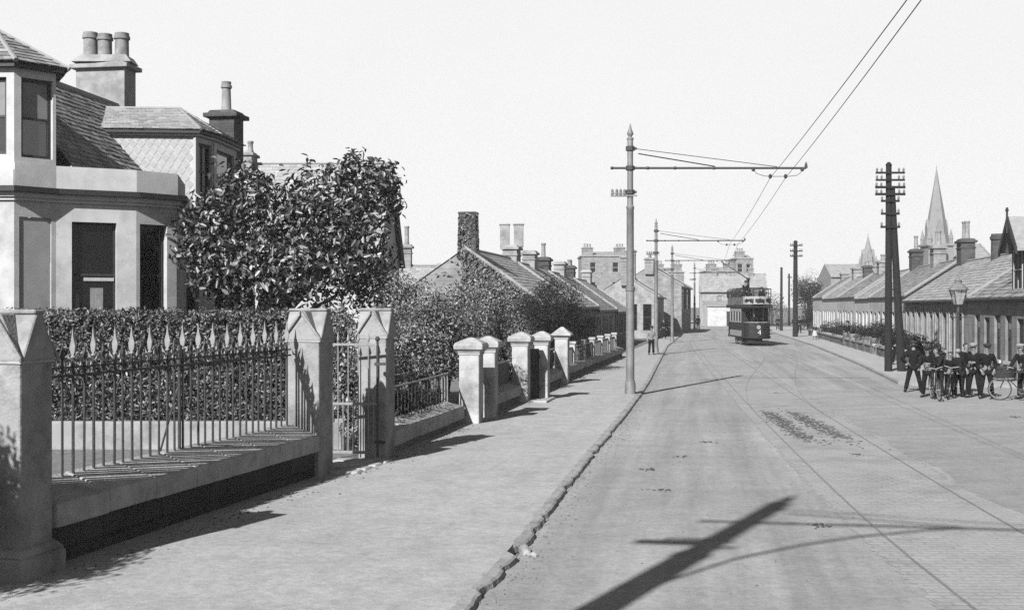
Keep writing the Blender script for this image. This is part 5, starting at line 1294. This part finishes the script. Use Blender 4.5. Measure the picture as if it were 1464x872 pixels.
# ------------------------------------------------------------------ people
m_skin = mat('skin', .3, .24, 8, .6, 0)
m_suit = mat('dark_serge', .024, .014, 6, .95, .2, 30, spec=.04)
m_suit2 = mat('charcoal_cloth', .035, .022, 6, .95, .2, 30, spec=.04)
m_boot = mat('boot_leather', .018, .012, 6, .5, 0)
m_cap = mat('tweed_cap', .05, .03, 14, .9, .2, 40)
m_cap_l = mat('pale_cap', .4, .3, 14, .9, .2, 40)
m_hair = mat('dark_hair', .04, .025, 20, .6, .2, 60); m_hair_l = mat('fair_hair', .36, .26, 20, .6, .2, 60)
m_collar = mat('collar_linen', .3, .24, 6, .9, 0)
m_shirt = mat('white_cotton', .6, .5, 6, .9, .1)
def person(label, loc, h, face, legs=.12, arms=('side', 'side'), hat='cap', hatm=None, lean=0., suit=None, skirt=None, top=None, stride=0., crouch=0., group=None, z0=0., detail=True, collar=True, turn=0., headdown=0.):
    """facing: rotation about z; at 0 the figure looks towards +y"""
    o = thing('person', label, 'person', (loc[0], loc[1], z0), face, group)
    s = h / 1.74; V3 = Vector
    def S(p): return V3(p) * s
    suit = suit or m_suit
    hz = .90 - crouch * .35
    pel = V3((0, 0, hz)); chest = pel + V3((0, .04 + lean * .28, .40)); sp = pel.lerp(chest, .5); neck = chest + V3((0, .02 + lean * .08, .155)); 
    J = {'pel': pel, 'sp': sp, 'chest': chest, 'neck': neck}
    hd = neck + V3((turn * .02, .03 + lean * .08 + headdown * .04, .145 - headdown * .03))
    for sd, nm in ((-1, 'L'), (1, 'R')):
        J['hip' + nm] = pel + V3((sd * .09, 0, -.03))
        ank = V3((sd * (.09 + legs), sd * stride, .09)); J['ank' + nm] = ank
        J['knee' + nm] = J['hip' + nm].lerp(ank, .5) + V3((0, .04 + crouch * .3, .0))
        J['toe' + nm] = ank + V3((sd * .04, .17, -.055)); J['heel' + nm] = ank + V3((0, -.05, -.045))
        sh = chest + V3((sd * .185, 0, .075)); J['sh' + nm] = sh
        a = arms[0 if sd < 0 else 1]
        el, wr, fd = {'side': ((sd * .06, -.03, -.29), (sd * .05, .06, -.54), (0, .1, -1)), 'pocket': ((sd * .12, -.08, -.27), (sd * .02, .09, -.46), (-sd * .5, .3, -1)), 'hip': ((sd * .22, -.1, -.22), (sd * .03, .04, -.38), (-sd, .2, -.4)),
                      'fwd': ((sd * .04, .14, -.25), (sd * -.02, .36, -.36), (0, 1, -.2)), 'fold': ((sd * .08, .1, -.27), (-sd * .1, .24, -.22), (-sd, .2, 0)), 'back': ((sd * .1, -.16, -.26), (-sd * .06, -.15, -.42), (-sd, 0, -.3)), 'bars': ((sd * .05, .16, -.24), (sd * .03, .38, -.42), (0, 1, -.3)), 'up': ((sd * .12, .12, -.18), (sd * -.04, .2, .02), (-sd * .3, .1, 1))}[a]
        J['el' + nm] = sh + V3(el); J['wr' + nm] = sh + V3(wr); J['fd' + nm] = V3(fd).normalized()
    # body: one continuous skin with head, neck, nose, ears, limbs and hands
    vs, es, rs = [], [], []
    def v(p, r, par=None):
        vs.append(tuple(S(p))); rs.append(tuple(x * s for x in r) if hasattr(r, '__len__') else r * s)
        if par is not None: es.append((par, len(vs) - 1))
        return len(vs) - 1
    i0 = v(pel, .115); i1 = v(sp, .105, i0); i2 = v(chest, .12, i1); i3 = v(neck, .058, i2)
    f = V3((turn * .9, 1, -headdown * .5)).normalized()
    for nm in 'LR':
        k = v(J['hip' + nm], .085, i0); k = v(J['knee' + nm], .056, k); k = v(J['ank' + nm], .04, k); v(J['toe' + nm], .036, k)
        k = v(J['sh' + nm], .062, i2); k = v(J['el' + nm], .044, k); w = v(J['wr' + nm], .03, k)
        if detail:
            fd = J['fd' + nm]; sdv = fd.cross(V3((0, 1, 0)) if abs(fd.y) < .8 else V3((0, 0, 1))).normalized(); curl = sdv.cross(fd)
            pm = v(J['wr' + nm] + fd * .055, (.04, .02), w)
            for q, L in zip((-1.5, -.5, .5, 1.5), (.062, .075, .08, .068)):
                b = J['wr' + nm] + fd * .1 + sdv * q * .021; kk = v(b, .0105, pm); kk = v(b + fd * L * .55 + curl * .014, .0092, kk); v(b + fd * L + curl * .04, .007, kk)
            b = J['wr' + nm] + fd * .045 + sdv * -.045; kk = v(b, .0115, pm); v(b + fd * .045 - sdv * .022 + curl * .02, .0085, kk)
        else: v(J['wr' + nm] + J['fd' + nm] * .1, .03, w)
    jaw = v(hd + f * .025 + V3((0, 0, -.06)), .062, i3); mid = v(hd + V3((0, 0, .03)), .088, jaw); crn = v(hd + V3((0, 0, .095)) - f * .012, .07, mid)
    bm_ = skin(vs, es, rs); 
    body = put('body', bm_, m_skin, o)
    # face: nose, ears and brow are modelled into the same mesh; eyes are small dark inlays
    side = f.cross(V3((0, 0, 1))).normalized(); c = hd + V3((0, 0, .02))
    fb = MB()
    fb.add([S(c + f * .088 + V3((0, 0, .018))), S(c + f * .085 + side * .016 + V3((0, 0, -.028))), S(c + f * .085 - side * .016 + V3((0, 0, -.028))), S(c + f * .118 + V3((0, 0, -.022)))], [(0, 1, 3), (0, 3, 2), (1, 2, 3)])
    for sd in (-1, 1): fb.ball(S(c + side * sd * .088 + V3((0, 0, -.005))), (.016 * s, .02 * s, .032 * s), 6, 5)
    bmm = bmesh.new(); bmm.from_mesh(bm_); tm = bpy.data.meshes.new('t'); tm.from_pydata(fb.v, [], fb.f); bmm.from_mesh(tm); bmm.to_mesh(bm_); bmm.free(); bpy.data.meshes.remove(tm)
    if detail:
        for sd in (-1, 1):
            eb = MB(); eb.ball(S(c + f * .084 + side * sd * .033 + V3((0, 0, .014))), .011 * s, 6, 5); eb.build('eye', m_boot, o)
        eb = MB(); eb.ball(S(c + f * .083 + V3((0, 0, -.056))), (.026 * s, .012 * s, .006 * s), 6, 5); eb.build('mouth', m_hair, o)
    # clothes
    if not skirt:
        vs, es, rs = [], [], []
        i0 = v(pel + V3((0, 0, .03)), (.15, .12))
        for nm in 'LR':
            k = v(J['hip' + nm] + V3((0, 0, -.02)), .108, i0); k = v(J['hip' + nm].lerp(J['knee' + nm], .5), .098, k); k = v(J['knee' + nm], .08, k); v(J['ank' + nm] + V3((0, 0, -.01)), .075, k)
        put('trousers', skin(vs, es, rs), suit, o)
    else:
        mb = MB(); hh = skirt[0]; n = 14; prof = [(.34, hh), (.29, hh + (hz - hh) * .4), (.2, hz + .02), (.15, hz + .16)]; mb.lathe([(r * s, z * s) for r, z in prof], (0, 0, 0), n); mb.build('skirt', skirt[1], o, smooth='auto')
    vs, es, rs = [], [], []
    hem = v(pel + V3((0, -.01, -.07)), (.165, .13)); i0 = v(pel + V3((0, 0, .1)), (.15, .118), hem); i1 = v(sp + V3((0, 0, .05)), (.152, .115), i0); i2 = v(chest, (.17, .125), i1); v(neck + V3((0, -.01, -.035)), .075, i2)
    for nm in 'LR':
        k = v(J['sh' + nm], .086, i2); k = v(J['el' + nm], .062, k); v(J['wr' + nm].lerp(J['el' + nm], .06), .05, k)
    put('jacket', skin(vs, es, rs), top or suit, o)
    if collar:
        mb = MB(); cc = neck + V3((0, 0, .0)); mb.lathe([(.07 * s, -.03 * s), (.066 * s, .008 * s), (.058 * s, .009 * s)], S(cc), 10); mb.build('collar', m_collar, o)
    for nm in 'LR':
        vs, es, rs = [], [], []
        k = v(J['ank' + nm] + V3((0, -.0, .05)), .056); k2 = v(J['ank' + nm] + V3((0, -.01, -.03)), .056, k); k3 = v(J['toe' + nm].lerp(J['ank' + nm], .35) + V3((0, 0, -.015)), .05, k2); v(J['toe' + nm] + V3((0, .03, .0)), .034, k3)
        put('boot', skin(vs, es, rs), m_boot, o)
    up = V3((0, 0, 1))
    if hat == 'cap':
        mb = MB(); ct = S(hd + V3((0, 0, .085))); mb.ball((ct.x, ct.y, ct.z + .03 * s), (.135 * s, .14 * s, .058 * s), 12, 7); mb.lathe([(.102 * s, -.035 * s), (.108 * s, .01 * s)], ct, 12)
        p = S(hd + f * .1 + V3((0, 0, .068))); mb.ball(p, (.085 * s, .075 * s, .014 * s), 10, 5); mb.build('cap', hatm or m_cap, o, smooth=True)
        mb = MB(); mb.ball(S(hd + V3((0, 0, .03)) - f * .042), (.089 * s, .075 * s, .085 * s), 10, 7); mb.build('hair', m_hair, o, smooth=True)
    elif hat == 'bowler':
        mb = MB(); mb.lathe([(.16 * s, 0), (.155 * s, .012 * s), (.1 * s, .016 * s), (.1 * s, .07 * s), (.085 * s, .11 * s), (.03 * s, .13 * s)], S(hd + V3((0, 0, .07))), 12); mb.build('hat', hatm or m_cap, o, smooth='auto')
    else:
        mb = MB(); mb.ball(S(hd + V3((0, 0, .06)) - f * .04), (.096 * s, .088 * s, .085 * s), 12, 8); mb.build('hair', hatm or m_hair, o, smooth=True)
    return o
def PX(px, py): x, y = G(px, py); return (x, y)
gm = 'men and boys standing at the road corner'
T_, B_ = math.pi, 0.
person('man in dark suit and flat cap with legs apart, back turned, beside the double pole', PX(1306, 561), 1.66, R(-20), .17, ('hip', 'pocket'), group=gm, turn=.0)
person('man in flat cap holding the front bicycle, one forearm across his chest', PX(1327, 568), 1.58, R(150), .08, ('fold', 'bars'), lean=.15, group=gm, headdown=.2)
person('bare-headed young man in dark jacket standing behind the bicycle wheel', PX(1344, 566), 1.52, R(110), .04, ('bars', 'fold'), 'hair', lean=.2, group=gm, suit=m_suit2, headdown=.3)
person('small dark-haired boy holding the second bicycle by its handlebars', PX(1358, 569), 1.42, R(165), .05, ('bars', 'bars'), 'hair', lean=.1, group=gm)
person('bare-headed fair-haired boy seen from behind in the middle of the group', PX(1371, 568), 1.5, R(15), .07, ('side', 'side'), 'hair', m_hair_l, group=gm, suit=m_suit2)
person('dark-haired youth looking over the fair boy\'s shoulder', PX(1379, 562), 1.62, R(200), .05, ('pocket', 'side'), 'hair', group=gm)
person('man wearing a pale flat cap, hands together in front', PX(1393, 569), 1.66, R(140), .1, ('fold', 'pocket'), 'cap', m_cap_l, group=gm)
person('tall dark-capped man with hands in pockets farthest from the double pole', PX(1410, 570), 1.66, R(175), .1, ('pocket', 'pocket'), 'cap', group=gm, lean=.05)
person('man in dark coat and pale cap with the bicycle apart from the group', PX(1464, 571), 1.66, R(120), .07, ('bars', 'bars'), 'cap', m_cap_l, lean=.2, group=gm)

def bicycle(label, loc, rz, lean=0.):
    o = thing('bicycle', label, 'bicycle', (loc[0], loc[1], .0), rz, 'bicycles among the men'); o.rotation_euler = (0, lean, rz)
    r = .34
    def ring(c, rad, tr, n=28):
        mb = MB(); mb.tube([(c[0], c[1] + rad * math.cos(2 * math.pi * k / n), c[2] + rad * math.sin(2 * math.pi * k / n)) for k in range(n + 1)], tr, 6, caps=False); return mb
    for y in (-.52, .52):
        w = ring((0, y, r), r - .018, .018).build('wheel', m_trim, o)
        ring((0, y, r), r - .045, .01).build('rim', m_iron_l, w)
        mb = MB()
        for k in range(16):
            a = 2 * math.pi * k / 16; mb.tube([(0, y, r), (0, y + (r - .045) * math.cos(a), r + (r - .045) * math.sin(a))], .003, 4)
        mb.tube([(-.05, y, r), (.05, y, r)], .02, 6); mb.build('spokes', m_iron_l, w)
    mb = MB(); R0_, ST, HD, BB, FR = (0, -.52, r), (0, -.2, .86), (0, .34, .84), (0, -.08, .28), (0, .52, r)
    for a, b in ((R0_, BB), (R0_, ST), (ST, BB), (ST, HD), (BB, (0, .36, .72)), ((0, .33, .92), (0, .38, .66)), ((0, .38, .66), FR)): mb.tube([a, b], .017, 7)
    mb.build('frame', m_trim, o)
    mb = MB(); mb.tube([(-.24, .16, .97), (-.2, .3, 1.0), (0, .34, .95), (.2, .3, 1.0), (.24, .16, .97)], .013, 6); mb.build('handlebar', m_iron_l, o)
    mb = MB(); mb.extr([(-.015, -.06, .93), (.015, -.06, .93), (.09, -.32, .95), (0, -.36, .95), (-.09, -.32, .95)], (0, 0, .05)); mb.tube([(0, -.2, .84), (0, -.22, .94)], .013, 6); mb.build('saddle', m_boot, o)
    mb = MB(); mb.tube([(.04, -.08, .28), (.04, -.02, .12), (.13, -.02, .12)], .012, 5); mb.tube([(-.04, -.08, .28), (-.04, -.14, .44), (-.13, -.14, .44)], .012, 5); mb.tube([(.03, -.08, .28), (.045, -.08, .28)], .09, 14); mb.build('pedal_crank', m_iron, o)
    return o
bicycle('bicycle held in the middle of the group, pale front wheel towards the road', PX(1338, 572), R(172), .08)
bicycle('second bicycle held upright beside the small dark-haired boy', PX(1360, 570), R(150), -.06)
bicycle('bicycle standing apart from the group, its whole front wheel showing', (PX(1456, 573)[0], PX(1456, 573)[1]), R(62), .1)
# low dark barrow behind the men
o = thing('tub', 'low dark round tub standing by the cottage wall behind the standing men', 'tub', (*PX(1434, 548), .1))
mb = MB(); mb.lathe([(.38, 0), (.43, .42), (.46, .44), (.46, .5), (.41, .5), (.4, .4)], (0, 0, 0), 14); mb.build('tub_body', m_wood_d, o, smooth='auto')
mb = MB(); mb.lathe([(.39, .06), (.405, .06), (.41, .12), (.395, .12)], (0, 0, 0), 14); mb.build('hoop', m_iron_l, o)

far = dict(detail=False)
gp = 'distant people in the street'
person('figure in light jacket standing at the foot of the second tram pole', PX(931, 509), 1.62, R(190), .05, ('side', 'side'), 'cap', None, group=gp, z0=PAVE, top=mat('light_tweed', .34, .26, 10, .9, .2), **far)
person('man in dark clothes on the pavement just beyond the second tram pole', PX(949, 486), 1.72, R(170), .05, ('side', 'side'), 'bowler', group=gp, z0=PAVE, **far)
person('second dark-clothed man close behind the one beside the second tram pole', PX(955, 483), 1.65, R(185), .05, ('pocket', 'side'), 'cap', group=gp, z0=PAVE, **far)
person('woman in a white dress walking on the far pavement before the dark figure', PX(981, 474), 1.55, R(180), .05, ('side', 'side'), 'hair', group=gp, z0=.05, skirt=(.12, m_shirt), top=m_shirt, **far)
person('dark figure standing at the road edge beyond the woman in white', PX(998, 472), 1.7, R(180), .05, ('side', 'side'), 'cap', group=gp, **far)
person('child in a white pinafore on the pavement by the far garden wall', PX(1165, 487), 1.25, R(150), .04, ('fold', 'side'), 'hair', group=gp, z0=.1, skirt=(.4, m_shirt), top=m_suit2, stride=.1, **far)
person('figure leaning among the dark shrubs of the cottage gardens', (rg(79) + .9, 82.3), 1.7, R(100), .05, ('fwd', 'side'), 'cap', group=gp, z0=.1, **far)
person('person in the roadway close behind the tram\'s side', PX(1112, 472), 1.65, R(170), .05, ('side', 'side'), 'cap', group=gp, **far)
person('dark figure on the pavement beside the tall single telegraph pole', PX(1143, 478), 1.65, R(160), .05, ('side', 'hip'), 'bowler', group=gp, z0=.1, **far)
person('dark figure half hidden behind the legs of the double telegraph pole', PX(1281, 524), 1.6, R(190), .08, ('hip', 'side'), 'cap', group=gp, z0=.1, **far)
tp = Vector((T.location.x, T.location.y, 0))
person('passenger standing on the open top deck of the tram', (tp.x - .72, tp.y + 1.2), 1.66, R(185), .05, ('side', 'fwd'), 'bowler', group='people on the tram', z0=2.94, **far)
person('seated passenger on the tram\'s open top deck', (tp.x + .55, tp.y + 1.75), 1.5, R(180), .05, ('side', 'side'), 'cap', group='people on the tram', z0=2.94, crouch=.9, **far)
person('tram driver standing on the front platform behind the dash', (tp.x - .2, tp.y + .75), 1.68, R(180), .05, ('fwd', 'fwd'), 'cap', group='people on the tram', z0=.7, **far)
# carriage waiting beyond the tram at the right kerb
cx, cy = G(1148, 473)
o = thing('handcart', 'dark cart standing at the far kerb behind the single telegraph pole', 'cart', (cx, cy, .1), R(-80))
mb = MB(); mb.box((0, 0, .95), (1.2, 2.2, .5)); mb.box((0, .9, 1.35), (1.2, .3, .4)); mb.build('body', m_wood_d, o, bevel=.03)
for s in (-1, 1):
    mb = MB(); n = 20; mb.tube([(s * .68, .55 * math.cos(2 * math.pi * k / n), .55 + .55 * math.sin(2 * math.pi * k / n)) for k in range(n + 1)], .04, 5, caps=False)
    for k in range(10): mb.tube([(s * .68, 0, .55), (s * .68, .53 * math.cos(k * .628), .55 + .53 * math.sin(k * .628))], .02, 4)
    mb.build('wheel', m_trim, o)
    mb = MB(); mb.tube([(s * .45, -1.0, .85), (s * .42, -2.4, .7)], .035, 6); mb.build('shaft', m_wood_d, o)

# ------------------------------------------------------------------ sky, sun, camera, view
AZ, EL = 27.0, 34.0        # light travels towards +x,+y ; the sun stands behind the camera on the left
w = bpy.data.worlds.new('World'); scene.world = w; w.use_nodes = True
nt = w.node_tree; nd = nt.nodes; lk = nt.links
bg = nd['Background']; bg.inputs['Strength'].default_value = SKY_STRENGTH
sky = nd.new('ShaderNodeTexSky'); sky.sky_type = 'NISHITA'; sky.sun_disc = False
sky.sun_elevation = R(EL); sky.sun_rotation = R(180 + AZ); sky.dust_density = 3.0; sky.air_density = 1.0; sky.ozone_density = 1.0
sp = nd.new('ShaderNodeSeparateColor'); lk.new(sky.outputs['Color'], sp.inputs[0])
# a blue-sensitive plate: the sky's tone is taken mostly from its blue light
a1 = nd.new('ShaderNodeMath'); a1.operation = 'MULTIPLY'; a1.inputs[1].default_value = .2; lk.new(sp.outputs['Green'], a1.inputs[0])
a2 = nd.new('ShaderNodeMath'); a2.operation = 'MULTIPLY_ADD'; a2.inputs[1].default_value = .27; lk.new(sp.outputs['Blue'], a2.inputs[0]); lk.new(a1.outputs[0], a2.inputs[2])
# a bank of bright, thin summer haze lies low all round the horizon and thins out overhead
gc = nd.new('ShaderNodeTexCoord'); sx = nd.new('ShaderNodeSeparateXYZ'); lk.new(gc.outputs['Generated'], sx.inputs[0])
vr = nd.new('ShaderNodeValToRGB'); e = vr.color_ramp.elements
e[0].position = 0; e[0].color = g3(1); e[1].position = .5; e[1].color = g3(0)
q_ = vr.color_ramp.elements.new(.28); q_.color = g3(.96); q_ = vr.color_ramp.elements.new(.38); q_.color = g3(.25)
lk.new(sx.outputs[2], vr.inputs['Fac'])
nz = nd.new('ShaderNodeTexNoise'); nz.inputs['Scale'].default_value = 5; nz.inputs['Detail'].default_value = 7; lk.new(gc.outputs['Generated'], nz.inputs['Vector'])
nm = nd.new('ShaderNodeMapRange'); nm.inputs['To Min'].default_value = .93; nm.inputs['To Max'].default_value = 1.07; lk.new(nz.outputs['Fac'], nm.inputs['Value'])
vm = nd.new('ShaderNodeMath'); vm.operation = 'MULTIPLY'; lk.new(vr.outputs['Color'], vm.inputs[0]); lk.new(nm.outputs['Result'], vm.inputs[1])
mx = nd.new('ShaderNodeMix'); mx.data_type = 'FLOAT'; lk.new(vm.outputs[0], mx.inputs['Factor']); lk.new(a2.outputs[0], mx.inputs['A']); mx.inputs['B'].default_value = VEIL / SKY_STRENGTH
cb = nd.new('ShaderNodeCombineColor')
for i in range(3): lk.new(mx.outputs['Result'], cb.inputs[i])
lk.new(cb.outputs[0], bg.inputs['Color'])
su = bpy.data.lights.new('sun', 'SUN'); su.energy = SUN; su.angle = R(.6); su.color = (1, 1, 1)
so = bpy.data.objects.new('sun', su); COL.objects.link(so)
dv = Vector((math.sin(R(AZ)) * math.cos(R(EL)), math.cos(R(AZ)) * math.cos(R(EL)), -math.sin(R(EL))))
so.rotation_euler = dv.to_track_quat('-Z', 'Y').to_euler(); so.location = (-20, -40, 40)

cam = bpy.data.cameras.new('camera'); cam.sensor_width = 36; cam.lens = 36 * F / 1464; cam.clip_end = 5000; cam.clip_start = .1
cam.shift_y = -(436 - VY) / 1464
co = bpy.data.objects.new('camera', cam); COL.objects.link(co); co.location = (0, 0, H); co.rotation_euler = (R(90), 0, 0)
scene.camera = co

if HAZE:
    mb = MB(); mb.box((60, 165, 16.5), (420, 400, 36)); hz = mb.build('haze', None); hz['kind'] = 'stuff'
    m = bpy.data.materials.new('thin_haze'); m.use_nodes = True; n_ = m.node_tree.nodes
    n_.remove(n_['Principled BSDF']); pv = n_.new('ShaderNodeVolumePrincipled'); pv.inputs['Color'].default_value = g3(.95); pv.inputs['Density'].default_value = HAZE; pv.inputs['Anisotropy'].default_value = .2
    m.node_tree.links.new(pv.outputs[0], n_['Material Output'].inputs['Volume']); hz.data.materials.append(m)

for o in bpy.data.objects:
    if '_w' in o: del o['_w']
scene.view_settings.view_transform = 'Standard'; scene.view_settings.look = 'None'
scene.view_settings.exposure = EXPO; scene.view_settings.gamma = 1.0
scene.view_settings.use_curve_mapping = False
scene.cycles.sample_clamp_indirect = 1.2
scene.cycles.max_bounces = 6; scene.cycles.diffuse_bounces = 3; scene.cycles.volume_bounces = 0; scene.cycles.transparent_max_bounces = 6
scene.cycles.use_denoising = False
scene.cycles.caustics_reflective = False; scene.cycles.caustics_refractive = False
